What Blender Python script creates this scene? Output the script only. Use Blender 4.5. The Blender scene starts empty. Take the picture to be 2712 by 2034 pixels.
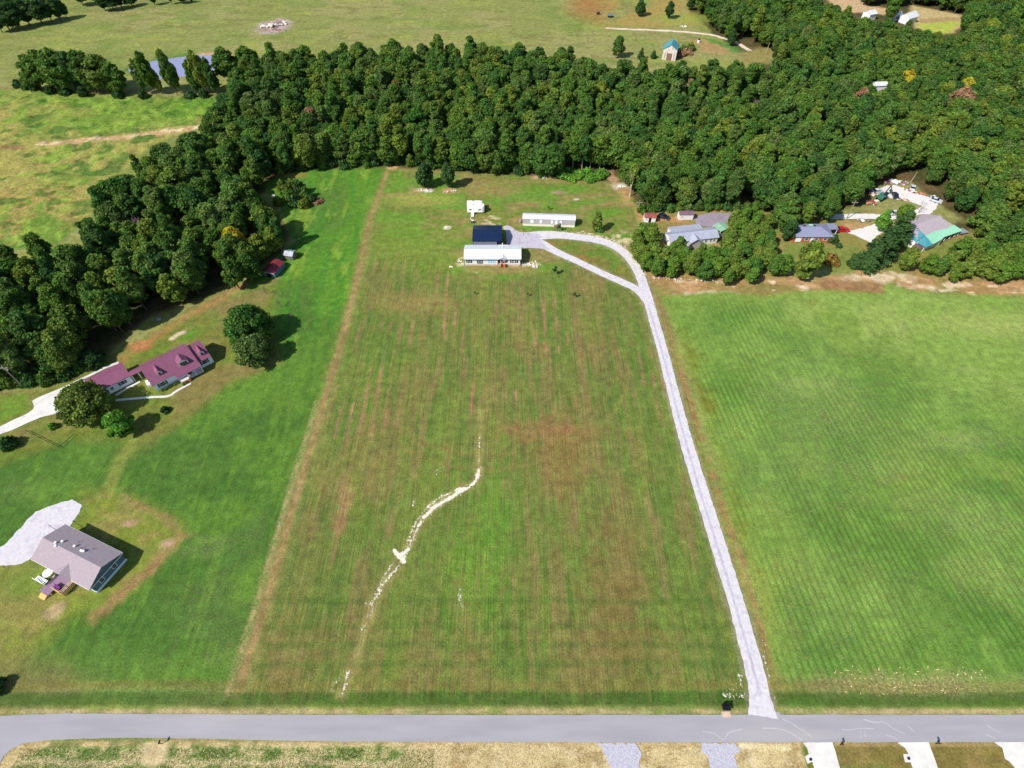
import bpy, bmesh, math, random
import numpy as np
from mathutils import Vector, Matrix
from mathutils.geometry import tessellate_polygon
R = math.radians
sc = bpy.context.scene
col = sc.collection

# ---------------------------------------------------------------- camera
CAM_H = 120.0
FOC, NADIR = 1490.0, 2250.0                    # focal length and nadir row in photo pixels (2712 wide)
PITCH = math.atan2(FOC, NADIR - 1017.0)        # below the horizon
cam_d = bpy.data.cameras.new('camera'); cam = bpy.data.objects.new('camera', cam_d); col.objects.link(cam)
cam_d.sensor_fit = 'HORIZONTAL'; cam_d.sensor_width = 36.0
cam_d.lens = 36.0 * FOC / 2712.0
cam_d.clip_start = 1.0; cam_d.clip_end = 9000.0
cam.location = (0, 0, CAM_H); cam.rotation_euler = (math.pi/2 - PITCH, 0, 0)
sc.camera = cam

# ---------------------------------------------------------------- sky, sun, exposure
SUN_EL, SUN_AZ = 45.0, 215.0                   # sun stands towards this angle from +X
world = bpy.data.worlds.new('World'); sc.world = world; world.use_nodes = True
nt = world.node_tree; bg = nt.nodes['Background']; sky = nt.nodes.new('ShaderNodeTexSky')
sky.sky_type = 'NISHITA'; sky.sun_disc = False; sky.sun_elevation = R(SUN_EL); sky.sun_rotation = R(90 - SUN_AZ)
sky.air_density = 1.0; sky.dust_density = 0.6; sky.ozone_density = 1.0
nt.links.new(sky.outputs[0], bg.inputs[0]); bg.inputs[1].default_value = 0.11
sun_d = bpy.data.lights.new('sun', 'SUN'); sun = bpy.data.objects.new('sun', sun_d); col.objects.link(sun)
sun_d.energy = 4.8; sun_d.angle = R(0.5); sun_d.color = (1.0, 0.95, 0.87)
sv = Vector((math.cos(R(SUN_AZ))*math.cos(R(SUN_EL)), math.sin(R(SUN_AZ))*math.cos(R(SUN_EL)), math.sin(R(SUN_EL))))
sun.rotation_euler = sv.to_track_quat('Z', 'Y').to_euler(); sun.location = (0, 0, 200)
sc.view_settings.view_transform = 'Standard'; sc.view_settings.look = 'None'
sc.view_settings.exposure = 0.3; sc.view_settings.gamma = 1.0
sc.cycles.max_bounces = 6; sc.cycles.diffuse_bounces = 3; sc.cycles.transparent_max_bounces = 8

# ---------------------------------------------------------------- survey helpers: photo position -> metres on site
def W(x, y, h=0.0):
    u = x - 1356.0; v = y - 1017.0
    dy = FOC*math.cos(PITCH) - v*math.sin(PITCH); dz = FOC*math.sin(PITCH) + v*math.cos(PITCH)
    return Vector((u/dz*(CAM_H-h), dy/dz*(CAM_H-h)))
def D(x, y, h=0.0): return W(x*1.226, y*1.226, h)
def crop(x0, y0, w, pw=2212.0): return lambda x, y, h=0.0: W(x0 + x*w/pw, y0 + y*w/pw, h)
def PX(x, y, z):                                # metres -> photo pixels (arrays ok)
    c, s = math.cos(PITCH), math.sin(PITCH)
    depth = y*c + (CAM_H - z)*s
    return 1356.0 + FOC*x/depth, 1017.0 + FOC*((CAM_H - z)*c - y*s)/depth
def height_from(base, top):                     # height of an upright thing from base and top in the photo
    b = W(*base); t = W(top[0], top[1]); return CAM_H*(1 - b.y/t.y)

def lin(c):
    return tuple((v/255.0/12.92) if v/255.0 <= .04045 else ((v/255.0+.055)/1.055)**2.4 for v in c)

# ---------------------------------------------------------------- object helpers
def tag(o, label=None, cat=None, group=None, kind=None):
    if label: o['label'] = label
    if cat: o['category'] = cat
    if group: o['group'] = group
    if kind: o['kind'] = kind
    return o
def empty(name, loc, rz=0.0, label=None, cat=None, group=None):
    o = bpy.data.objects.new(name, None); col.objects.link(o)
    o.empty_display_size = .5
    o.location = (loc[0], loc[1], loc[2] if len(loc) > 2 else 0.0); o.rotation_euler = (0, 0, rz)
    return tag(o, label, cat, group)
def link_mesh(name, me, parent=None, mat=None):
    o = bpy.data.objects.new(name, me); col.objects.link(o)
    if mat is not None and not me.materials:
        for m in (mat if isinstance(mat, (list, tuple)) else [mat]): me.materials.append(m)
    if parent: o.parent = parent
    return o
class MB:
    def __init__(s): s.v = []; s.f = []; s.m = []
    def add(s, vs, fs, mi=0):
        b = len(s.v); s.v += [tuple(p) for p in vs]; s.f += [tuple(i+b for i in f) for f in fs]; s.m += [mi]*len(fs); return s
    def box(s, x0, x1, y0, y1, z0, z1, mi=0):
        return s.add([(x0,y0,z0),(x1,y0,z0),(x1,y1,z0),(x0,y1,z0),(x0,y0,z1),(x1,y0,z1),(x1,y1,z1),(x0,y1,z1)],
                     [(0,3,2,1),(4,5,6,7),(0,1,5,4),(1,2,6,5),(2,3,7,6),(3,0,4,7)], mi)
    def prism(s, pts, z0, z1, mi=0):           # plan outline (ccw) extruded
        n = len(pts); vs = [(p[0],p[1],z0) for p in pts] + [(p[0],p[1],z1) for p in pts]
        return s.add(vs, [tuple(range(n-1,-1,-1)), tuple(range(n,2*n))] + [(i,(i+1)%n,n+(i+1)%n,n+i) for i in range(n)], mi)
    def slab(s, quad, t, mi=0):                # sloping plate: 3-4 top points, thickness t downwards
        n = len(quad); vs = [tuple(p) for p in quad] + [(p[0],p[1],p[2]-t) for p in quad]
        return s.add(vs, [tuple(range(n)), tuple(range(2*n-1,n-1,-1))] + [((i+1)%n,i,n+i,n+(i+1)%n) for i in range(n)], mi)
    def tube(s, a, b, r0, r1, n=8, mi=0, cap=True):
        a = Vector(a); b = Vector(b); d = (b-a); q = d.to_track_quat('Z','Y')
        vs = []
        for (p, r) in ((a,r0),(b,r1)):
            for k in range(n):
                t = 2*math.pi*k/n; vs.append(p + q @ Vector((r*math.cos(t), r*math.sin(t), 0)))
        fs = [(k,(k+1)%n,n+(k+1)%n,n+k) for k in range(n)]
        if cap: fs += [tuple(range(n-1,-1,-1)), tuple(range(n,2*n))]
        return s.add(vs, fs, mi)
    def ball(s, c, r, sz=1.0, mi=0, rnd=None, amt=0.0, sub=1):
        b = bmesh.new(); bmesh.ops.create_icosphere(b, subdivisions=sub, radius=1.0)
        vs = []
        for v in b.verts:
            k = 1 + (rnd.uniform(-amt, amt) if rnd else 0)
            vs.append((c[0]+v.co.x*r*k, c[1]+v.co.y*r*k, c[2]+v.co.z*r*sz*k))
        fs = [tuple(v.index for v in f.verts) for f in b.faces]; b.free()
        return s.add(vs, fs, mi)
    def build(s, name, mat, parent=None, smooth=False):
        me = bpy.data.meshes.new(name); me.from_pydata(s.v, [], s.f)
        for m in (mat if isinstance(mat, (list, tuple)) else [mat]): me.materials.append(m)
        me.polygons.foreach_set('material_index', s.m)
        if smooth: me.polygons.foreach_set('use_smooth', [True]*len(s.f))
        me.update()
        return link_mesh(name, me, parent)

# ---------------------------------------------------------------- materials
def nodes(name):
    m = bpy.data.materials.new(name); m.use_nodes = True
    n = m.node_tree; b = n.nodes['Principled BSDF']; return m, n, b
def mat(name, rgb, rough=.7, amt=.18, scale=1.5, bump=0.0, metal=0.0, spec=.3, stretch=None, coord='Object', dirt=None, dirt_amt=.5):
    m, n, b = nodes(name); c = lin(rgb)
    tc = n.nodes.new('ShaderNodeTexCoord'); mp = n.nodes.new('ShaderNodeMapping'); n.links.new(tc.outputs[coord], mp.inputs[0])
    if stretch: mp.inputs['Scale'].default_value = stretch
    no = n.nodes.new('ShaderNodeTexNoise'); no.inputs['Scale'].default_value = scale; no.inputs['Detail'].default_value = 6
    n.links.new(mp.outputs[0], no.inputs['Vector'])
    r = n.nodes.new('ShaderNodeValToRGB'); r.color_ramp.elements[0].position = .3; r.color_ramp.elements[1].position = .7
    r.color_ramp.elements[0].color = tuple(v*(1-amt) for v in c)+(1,); r.color_ramp.elements[1].color = tuple(min(1,v*(1+amt)) for v in c)+(1,)
    n.links.new(no.outputs[0], r.inputs[0]); out = r.outputs[0]
    if dirt:
        n2 = n.nodes.new('ShaderNodeTexNoise'); n2.inputs['Scale'].default_value = scale*.4; n2.inputs['Detail'].default_value = 8
        n.links.new(mp.outputs[0], n2.inputs['Vector'])
        r2 = n.nodes.new('ShaderNodeValToRGB'); r2.color_ramp.elements[0].position = .5; r2.color_ramp.elements[1].position = .68
        r2.color_ramp.elements[0].color = (0,0,0,1); r2.color_ramp.elements[1].color = (dirt_amt,)*3+(1,)
        n.links.new(n2.outputs[0], r2.inputs[0])
        mx = n.nodes.new('ShaderNodeMix'); mx.data_type = 'RGBA'; mx.inputs[7].default_value = lin(dirt)+(1,)
        n.links.new(r2.outputs[0], mx.inputs[0]); n.links.new(out, mx.inputs[6]); out = mx.outputs[2]
    n.links.new(out, b.inputs['Base Color'])
    b.inputs['Roughness'].default_value = rough; b.inputs['Metallic'].default_value = metal
    b.inputs['Specular IOR Level'].default_value = spec
    if bump:
        bu = n.nodes.new('ShaderNodeBump'); bu.inputs['Strength'].default_value = bump; bu.inputs['Distance'].default_value = .1
        n.links.new(no.outputs[0], bu.inputs['Height']); n.links.new(bu.outputs[0], b.inputs['Normal'])
    return m
def roof_mat(name, rgb, period=.6, axis=0, depth=.5, rough=.45, amt=.12, dirt=None):
    m = mat(name, rgb, rough=rough, amt=amt, scale=.8, dirt=dirt, dirt_amt=.35)
    n = m.node_tree; b = n.nodes['Principled BSDF']
    tc = n.nodes.new('ShaderNodeTexCoord'); sp = n.nodes.new('ShaderNodeSeparateXYZ'); n.links.new(tc.outputs['Object'], sp.inputs[0])
    ma = n.nodes.new('ShaderNodeMath'); ma.operation = 'MULTIPLY'; ma.inputs[1].default_value = 2*math.pi/period; n.links.new(sp.outputs[axis], ma.inputs[0])
    si = n.nodes.new('ShaderNodeMath'); si.operation = 'SINE'; n.links.new(ma.outputs[0], si.inputs[0])
    pw = n.nodes.new('ShaderNodeMath'); pw.operation = 'GREATER_THAN'; pw.inputs[1].default_value = .8; n.links.new(si.outputs[0], pw.inputs[0])
    bu = n.nodes.new('ShaderNodeBump'); bu.inputs['Strength'].default_value = depth; bu.inputs['Distance'].default_value = .06
    n.links.new(pw.outputs[0], bu.inputs['Height']); n.links.new(bu.outputs[0], b.inputs['Normal'])
    return m
M = {}
M['white_siding'] = mat('white_siding', (226,222,224), .6, .06, 3, stretch=(1,1,8))
M['pink_white'] = mat('cream_siding', (228,216,214), .6, .08, 2)
M['grey_siding'] = mat('grey_siding', (176,170,172), .6, .06, 3)
M['slate_siding'] = mat('slate_siding', (86,112,128), .6, .08, 3)
M['pale_blue_siding'] = mat('pale_blue_siding', (226,234,246), .6, .06, 3)
M['brick'] = mat('brick', (176,98,66), .85, .25, 6)
M['skirt'] = mat('skirting', (196,172,150), .8, .12, 2)
M['white_skirt'] = mat('white_skirting', (232,226,206), .7, .08, 2)
M['glass'] = mat('dark_glass', (30,36,46), .12, .2, 2, spec=.6)
M['frame'] = mat('white_trim', (235,235,235), .5, .04, 2)
M['shutter'] = mat('dark_shutter', (46,52,70), .6, .1, 3)
M['blue_film'] = mat('blue_window_film', (120,185,220), .3, .15, 2)
M['shingle'] = mat('shingle_roof', (156,143,150), .9, .16, 7, bump=.5, dirt=(136,124,130))
M['metal_white'] = roof_mat('white_metal_roof', (204,208,212), .9, 0, .5, .4, .05)
M['metal_grey'] = roof_mat('grey_metal_roof', (158,162,178), .6, 0, .5, .45, .08)
M['metal_lilac'] = roof_mat('pale_metal_roof', (206,206,224), .6, 0, .5, .45, .08)
M['metal_red'] = roof_mat('red_metal_roof', (128,78,102), .5, 0, .6, .45, .07, dirt=(150,88,114))
M['metal_navy'] = roof_mat('navy_metal_roof', (22,38,70), 1.1, 0, .7, .35, .12)
M['metal_dark'] = roof_mat('dark_grey_metal_roof', (96,98,112), .7, 0, .6, .5, .12)
M['metal_teal'] = roof_mat('teal_metal_roof', (70,140,150), .6, 1, .4, .45, .08)
M['metal_mint'] = roof_mat('mint_metal_roof', (146,206,174), .8, 1, .4, .5, .08)
M['metal_sage'] = roof_mat('sage_metal_roof', (132,170,142), .6, 0, .5, .5, .08)
M['metal_taupe'] = roof_mat('taupe_metal_roof', (170,158,164), 3.0, 1, .3, .6, .06)
M['asphalt_roof'] = mat('blue_grey_shingle', (128,132,158), .85, .12, 4, bump=.4)
M['rust_roof'] = mat('rusty_roof', (134,74,66), .8, .3, 1.2, dirt=(96,56,60))
M['maroon_roof'] = mat('maroon_roof', (112,86,98), .8, .15, 2)
M['bright_red'] = mat('red_sheet_roof', (118,46,54), .5, .2, 1.5, dirt=(120,40,60))
M['galv'] = mat('galvanised_sheet', (150,158,168), .5, .25, 1.5, metal=.2, dirt=(130,100,90))
M['old_wood'] = mat('weathered_wood', (126,104,88), .9, .25, 4, stretch=(1,1,.3))
M['new_wood'] = mat('yellow_pine', (214,180,112), .75, .15, 4, stretch=(6,1,1))
M['deck'] = mat('deck_boards', (138,112,134), .8, .15, 2, stretch=(1,8,1))
M['concrete'] = mat('concrete', (208,205,200), .85, .08, .8, dirt=(180,172,166), dirt_amt=.5)
M['white_paint'] = mat('white_paint', (240,240,236), .5, .04, 2)
M['black'] = mat('black_paint', (20,20,24), .5, .2, 3)
M['pole_wood'] = mat('pole_wood', (150,136,124), .85, .2, 3)
M['red_paint'] = mat('red_car_paint', (190,20,30), .25, .05, 2, spec=.6)
M['dark_paint'] = mat('dark_car_paint', (36,40,54), .25, .05, 2, spec=.6)
M['silver_paint'] = mat('silver_car_paint', (190,194,202), .3, .05, 2, spec=.6)
M['tyre'] = mat('tyre_rubber', (24,24,26), .9, .1, 4)
M['machine_green'] = mat('machine_green', (58,112,92), .5, .15, 2)
M['purple'] = mat('purple_cushion', (136,40,136), .7, .1, 2)
M['red_dirt'] = mat('red_dirt', (176,126,96), .95, .25, .5, bump=.5)
M['rubble'] = mat('rubble', (206,196,188), .9, .25, 1.5)
M['chalk'] = mat('pale_rock', (226,220,206), .9, .12, 3)
M['bark'] = mat('bark', (92,80,68), .95, .25, 3, stretch=(1,1,.25))
M['pale_bark'] = mat('pale_bark', (176,166,140), .9, .2, 3, stretch=(1,1,.25))
M['grey_twig'] = mat('grey_twigs', (132,116,118), .95, .2, 3)
# ---------------------------------------------------------------- noise on arrays
_rs = np.random.RandomState(7); _T = _rs.rand(512, 512)
def vnoise(x, y, seed=0):
    x = x + seed*37.17; y = y + seed*91.73
    xi = np.floor(x).astype(np.int64); yi = np.floor(y).astype(np.int64); fx = x-xi; fy = y-yi
    fx = fx*fx*(3-2*fx); fy = fy*fy*(3-2*fy)
    a = _T[xi & 511, yi & 511]; b = _T[(xi+1) & 511, yi & 511]; c = _T[xi & 511, (yi+1) & 511]; d = _T[(xi+1) & 511, (yi+1) & 511]
    return (a*(1-fx)+b*fx)*(1-fy) + (c*(1-fx)+d*fx)*fy
def fbm(x, y, s, o=3, seed=0):
    r = 0; a = 1; t = 0
    for k in range(o):
        r = r + a*vnoise(x/s*(2.03**k), y/s*(2.03**k), seed+k*3); t += a; a *= .5
    return r/t
def sst(a, b, v):
    t = np.clip((v-a)/(b-a), 0, 1); return t*t*(3-2*t)
def sdist(x, y, poly, closed=True):
    """distance to an outline, negative inside when closed"""
    d2 = np.full(x.shape, 1e12); ins = np.zeros(x.shape, bool); n = len(poly)
    for i in range(n if closed else n-1):
        ax, ay = poly[i][0], poly[i][1]; bx, by = poly[(i+1)%n][0], poly[(i+1)%n][1]
        ex, ey = bx-ax, by-ay; L = ex*ex+ey*ey+1e-9
        t = np.clip(((x-ax)*ex+(y-ay)*ey)/L, 0, 1)
        dx = x-ax-t*ex; dy = y-ay-t*ey; d2 = np.minimum(d2, dx*dx+dy*dy)
        if closed:
            c = ((ay > y) != (by > y)); 
            with np.errstate(divide='ignore', invalid='ignore'):
                xx = ex*(y-ay)/(ey if abs(ey) > 1e-9 else 1e-9)+ax
            ins ^= c & (x < xx)
    d = np.sqrt(d2)
    return np.where(ins, -d, d) if closed else d

def DP(*p, h=0.0): return [tuple(D(a, b, h)) for a, b in p]
def CP(fn, *p): return [tuple(fn(a, b)) for a, b in p]

# ---------------------------------------------------------------- site outlines (metres, from the photo survey)
RIGHT_FIELD = DP((1432,640),(1500,634),(1570,630),(1659,641),(1723,629),(1794,628),(1850,632),(1910,636),(1917,614),(1988,631),(2100,638),(2212,640),(2500,640),(2500,1522),(1712,1522),(1685,1480),(1648,1340),(1612,1200),(1580,1090),(1540,960),(1508,850),(1484,770),(1455,700))
LEFT_FIELD = DP((572,396),(640,367),(745,364),(836,362),(800,470),(768,590),(700,850),(625,1130),(560,1330),(505,1495),(300,1505),(100,1505),(-200,1505),(-300,1200),(-300,960),(0,960),(170,930),(260,945),(350,900),(420,850),(500,800),(590,780),(560,690),(520,650),(545,610),(600,560),(640,520),(600,440))
CENTRE = DP((845,364),(940,372),(1060,374),(1180,388),(1345,397),(1372,450),(1385,560),(1440,690),(1500,900),(1590,1240),(1650,1500),(1600,1515),(700,1515),(540,1510),(560,1400),(640,1130),(715,860),(790,590),(815,470))
LEFT_MEADOW = DP((-400,185),(0,188),(60,190),(280,202),(470,206),(460,240),(400,285),(330,310),(240,390),(210,430),(180,480),(130,525),(0,548),(-400,640))
SCAR = [(((1036,945),(1033,985),(1037,1010),(1032,1035)),.28,.75),(((1033,1015),(1026,1042),(1008,1055),(985,1066)),.55,.95),(((1005,1052),(975,1062),(945,1078),(920,1098)),.50,.9),(((985,1068),(960,1082),(935,1098),(915,1118)),.85,1.1),(((918,1100),(900,1125),(886,1155),(880,1175)),.35,.8),(((910,1125),(893,1160),(880,1190),(868,1215)),.45,.85),(((852,1190),(862,1200),(870,1208)),.8,1.0),(((880,1188),(866,1200),(872,1212)),.85,1.1),(((862,1222),(845,1240),(828,1262),(812,1292)),.32,.75),(((850,1215),(832,1240),(818,1270),(798,1320),(780,1365)),.25,.65),(((792,1300),(806,1312),(800,1335)),.3,.6),(((775,1390),(768,1415)),.2,.5),(((752,1450),(748,1472),(738,1500)),.35,.95),(((735,1462),(722,1480),(716,1492)),.35,.7),(((995,1272),(993,1300),(998,1312)),.55,.6),(((896,1078),(893,1090)),.3,.55),(((945,1012),(943,1028)),.3,.5)]
DR = [(1648,1548),(1641,1500),(1628,1440),(1612,1380),(1590,1300),(1565,1220),(1540,1140),(1515,1060),(1490,980),(1468,900),(1450,830),(1432,760),(1412,690),(1395,630),(1380,590),(1362,560),(1335,536),(1300,521),(1255,513),(1210,508),(1172,508),(1135,512)]
DR2 = [(1398,650),(1375,625),(1345,610),(1300,590),(1250,566),(1200,543),(1168,526)]

def grid():
    def axis(lo, hi, segs):
        a = [lo]
        for end, st in segs:
            while a[-1] < end - 1e-6: a.append(a[-1]+st)
        return a
    def grow(v0, sgn, n=16):
        r = []; s = 4.0; v = v0
        for _ in range(n): v += sgn*s; s *= 1.5; r.append(v)
        return r
    xs = axis(-345, 345, [(-180,.8),(-100,.6),(100,.45),(180,.6),(345,.8)])
    ys = axis(4, 440, [(60,.35),(120,.45),(200,.55),(300,.8),(440,1.1)])
    xs = grow(xs[0], -1)[::-1] + xs + grow(xs[-1], 1); ys = grow(ys[0], -1)[::-1] + ys + grow(ys[-1], 1)
    return np.array(xs), np.array(ys)

def make_ground():
    xs, ys = grid(); X, Y = np.meshgrid(xs, ys); sh = X.shape
    X = X.ravel(); Y = Y.ravel(); N = X.size
    C = np.zeros((N,3)); K = np.zeros((N,4))       # colour; rows / streaks / rock / straw
    n40 = fbm(X,Y,45,3,1); n12 = fbm(X,Y,13,3,2); n5 = fbm(X,Y,5,3,3); n2 = fbm(X,Y,2.2,2,4); n1 = vnoise(X/.9,Y/.9,5)
    colr = lambda c: np.array(lin(c))
    def paint(c, m, amt=1.0):
        m = (m*amt)[:,None]; C[:] = C*(1-m) + (colr(c) if isinstance(c, tuple) else c)*m
    def area(poly, soft=1.0, rag=1.5, sub=None):
        p = np.array(poly); pad = soft+rag+3
        sel = np.where((X > p[:,0].min()-pad) & (X < p[:,0].max()+pad) & (Y > p[:,1].min()-pad) & (Y < p[:,1].max()+pad))[0]
        m = np.zeros(N)
        if sel.size:
            d = sdist(X[sel], Y[sel], poly); m[sel] = sst(soft, -soft, d + (n5[sel]-.5)*2*rag)
        return m
    def line(poly, w, soft=.6, rag=.5):
        p = np.array(poly); pad = w+soft+rag+2
        sel = np.where((X > p[:,0].min()-pad) & (X < p[:,0].max()+pad) & (Y > p[:,1].min()-pad) & (Y < p[:,1].max()+pad))[0]
        m = np.zeros(N)
        if sel.size:
            d = sdist(X[sel], Y[sel], poly, False); m[sel] = sst(w+soft, w-soft, d + (n2[sel]-.5)*2*rag)
        return m
    def spot(cx, cy, rx, ry=None, soft=.5, rag=.35):
        ry = ry or rx; d = np.sqrt(((X-cx)/rx)**2+((Y-cy)/ry)**2) + (n2-.5)*2*rag + (n5-.5)*rag
        return sst(1+soft, 1-soft, d)
    def dspot(x, y, rx, ry=None, **k): p = D(x,y); return spot(p.x, p.y, rx, ry, **k)
    # base pasture
    paint((136,142,78), np.ones(N)); paint((148,146,90), sst(.42,.62,n40)); paint((112,136,60), sst(.52,.72,n12), .55)
    paint((116,118,62), sst(.55,.7,fbm(X,Y*2.5,9,3,11)), .5)
    paint((150,158,76), sst(.60,.72,fbm(X,Y*2,16,3,12)), .5)
    # woodland floor
    wood = area(DP((-300,580),(0,556),(130,530),(175,480),(215,425),(270,355),(340,305),(440,270),(476,210),(502,156),(532,120),(740,108),(880,98),(1180,112),(1280,122), h=10.0)+DP((1420,172),(1480,172),(1570,150),(1640,150),(1600,118),(1545,75),(1490,26),(1480,-40),(2700,-40))+DP((2700,620),(2212,606),(2140,600),(2030,600),(1950,588),(1905,560),(2000,500),(2090,480),(2030,440),(1960,392),(1895,398),(1880,440),(1790,456),(1640,462),(1400,452),(1350,430),(1345,396),(1180,384),(900,366),(700,368),(610,382),(560,425),(630,500),(600,550),(450,640),(330,680),(225,765),(150,820),(-300,850)), 2, 2)
    paint((88,82,50), wood); paint((112,92,62), wood*sst(.5,.7,n5), .7); paint((62,72,34), wood*sst(.5,.65,n12), .7)
    # rough meadow left
    m = area(LEFT_MEADOW, 2, 2); paint((112,142,56), m)
    paint((170,158,88), m*sst(.44,.60,n12*.5+n40*.5 + .10*sst(-150,-260,X) ), .9)
    paint((176,148,88), m*area(DP((-200,560),(0,545),(180,470),(215,410),(190,380),(0,400),(-200,400)),6,6)*sst(.38,.6,n5), .85)
    paint((92,140,40), m*area(DP((120,205),(470,208),(460,245),(380,262),(130,300),(40,290)),6,6)*sst(.3,.55,n12), .75)
    paint((70,112,40), m*sst(.56,.68,n5), .8); paint((150,176,70), m*sst(.58,.7,fbm(X,Y,6,3,21)), .6)
    rough = m.copy()
    paint((150,120,80), dspot(15,318,9,2.2), .9)
    tr = line(DP((88,312),(160,305),(250,297),(330,287),(400,280),(440,272)), 2.0, 1.0, 2.0)
    paint((206,168,124), tr); paint((228,204,170), tr*sst(.5,.62,n2)); paint((110,130,60), line(DP((90,300),(180,293),(300,280),(420,268)),1.0,1,1.5), .7)
    paint((158,138,96), line(DP((-100,190),(80,190),(300,203),(480,206)),2.5,2,2), .5)
    # far pasture features
    m = area(DP((1230,-40),(1260,20),(1310,60),(1420,60),(1500,55),(1490,20),(1450,-40)),8,6); paint((164,140,78), m*sst(.35,.6,n12), .85)
    paint((156,112,64), dspot(1270,15,12,22,soft=.6), .7); paint((150,160,70), dspot(1480,40,18,10), .6)
    paint((78,128,56), area(DP((1495,80),(1540,82),(1590,95),(1600,112),(1545,108),(1500,92)),3,3), .8)
    paint((150,140,84), area(DP((1590,118),(1650,100),(1690,112),(1680,135),(1600,138)),3,3), .9)
    paint((178,140,98), area(DP((1490,85),(1510,82),(1575,105),(1560,118),(1520,110)),2,3), .8)
    paint((120,110,84), area(DP((430,-40),(160,-40),(230,28),(430,10)),5,3), .3)
    for p in (DP((0,20),(120,-10)), DP((230,14),(420,6))): paint((112,136,54), line(p,6,5,3), .5)
    paint((196,166,128), area(DP((1755,-40),(1800,16),(1825,26),(1900,30),(1930,36),(1925,20),(1873,10),(1800,-40)),2,2)); paint((190,170,120), area(DP((1965,10),(1985,14),(2035,24),(2090,34),(2090,52),(2060,70),(2020,74),(1975,60)),2,2))
    paint((170,180,80), area(DP((1980,52),(2060,45),(2075,50),(2050,72),(1990,68)),2,2)); paint((166,140,96), area(DP((1985,40),(2085,36),(2085,44),(1990,50)),1.5,1.5),.8)
    sl = dspot(590,57,9.5,11,soft=.3); paint((186,166,160), sl); paint((140,116,104), sl*sst(.5,.6,n2))
    paint((150,134,90), dspot(590,62,22,22,soft=.6), .0)
    # pond bank
    paint((190,160,130), line(DP((425,117),(455,116),(495,118)),1.6,1,1), .9); paint((92,124,60), line(DP((275,150),(330,128),(420,117)),2.2,1.5,2), .7)
    # left lush field and lawn
    m = area(LEFT_FIELD, 1.2, .6); paint((88,122,50), m); paint((74,110,44), m*sst(.45,.62,n40), .8); paint((104,140,50), m*sst(.5,.68,n12), .55)
    streak = fbm(X+Y*.08, Y*.12, 1.6, 3, 31); paint((66,104,40), m*sst(.5,.66,streak), .5); paint((112,146,54), m*sst(.62,.74,streak), .4)
    far_green = area(DP((572,396),(640,367),(836,362),(800,470),(768,590),(740,700),(600,760),(560,690),(520,650),(545,610),(600,560),(640,520)),4,2)
    paint((92,138,44), far_green*sst(.3,.6,n12), .75); paint((68,128,42), far_green*sst(.5,.65,streak), .5); paint((132,158,58), far_green*sst(.6,.72,fbm(X,Y*.3,3,3,33)), .6)
    K[:,1] = np.maximum(K[:,1], m*.22)
    for (x,y,rx,ry,a) in ((430,1190,9,2,.5),(455,1170,6,1.5,.5),(470,1310,8,7,.28),(440,1350,6,4,.3),(480,1410,4,3,.35),(300,1492,16,.8,.8),(400,1494,16,.8,.8),(330,1440,16,3,.16),(545,1150,3,4,.3),(500,1230,6,5,.22),(40,1060,8,3,.2)):
        K[:,3] = np.maximum(K[:,3], dspot(x,y,rx,ry,soft=.9,rag=.6)*m*a*.3)
    # yard of the red-roofed house
    yard = area(DP((-200,850),(0,845),(150,830),(240,770),(330,720),(440,660),(520,640),(600,600),(590,690),(600,780),(500,830),(420,880),(350,935),(265,955),(160,945),(0,1000),(-200,1010)),2.5,1.5)
    paint((116,124,54), yard, .95); paint((136,122,76), yard*sst(.48,.66,n12), .8); paint((98,128,44), yard*sst(.5,.64,n5), .5)
    paint((90,140,44), area(DP((385,735),(425,700),(470,690),(460,715),(410,735)),1.5,1), .8)
    paint((214,196,160), line(DP((370,732),(385,722),(395,718)),.6,.4,.5)); paint((186,120,80), dspot(305,745,3.2,2.2), .9); paint((176,128,84), line(DP((235,800),(300,750),(390,690),(520,620)),1.5,1.4,1.5), .6)
    paint((130,120,64), line(DP((440,700),(470,760),(440,840),(380,900),(300,960)),2.5,3,1.5), .6)
    paint((104,142,46), area(DP((0,855),(60,850),(68,880),(0,912)),1,1), .7)
    # mown path and worn ground round the grey house
    p = line(DP((285,955),(250,1010),(232,1070)),1.6,1.0,.6); paint((132,140,66), p, .8)
    g = area(DP((175,1065),(262,1065),(330,1100),(395,1140),(388,1165),(330,1225),(260,1290),(150,1330),(60,1420),(-150,1520),(-150,1230),(60,1215),(150,1140),(178,1110)),3,1.5)
    paint((128,138,56), g, .9); paint((150,134,80), g*sst(.5,.64,n5), .6); paint((160,124,84), line(DP((392,1160),(340,1215),(270,1280),(200,1330)),1.3,1.2,1.2), .8)
    paint((150,126,82), line(DP((265,1072),(330,1105),(385,1140)),.9,.8,.9), .7); paint((172,140,110), dspot(280,1130,1.6,.9), .9); paint((190,154,128), dspot(362,1173,1.6,1.0), .8)
    paint((204,172,140), dspot(117,1320,1.7,1.6,rag=.6)); paint((186,156,108), dspot(205,1250,2.4,1.0), .9); paint((150,160,40), dspot(110,1215,2.6,1.2), .7)
    paint((136,132,70), dspot(20,1290,11,10), .7); paint((128,120,72), area(DP((-200,1420),(60,1420),(200,1490),(120,1525),(-200,1530)),4,2), .8)
    paint((96,134,44), dspot(60,1255,6,4), .5)
    # brown turning strip
    st = DP((841,362),(800,468),(775,590),(742,720),(700,870),(655,1020),(620,1140),(575,1300),(530,1440),(512,1500))
    w = .8 + sst(250,60,Y)*.9
    p = line(st, 1.05, .55, .45); paint((148,128,80), p); paint((164,138,94), p*sst(.45,.65,n2), .7); paint((128,134,64), line(st,2.2,1.0,.8)*(1-p), .55)
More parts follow.
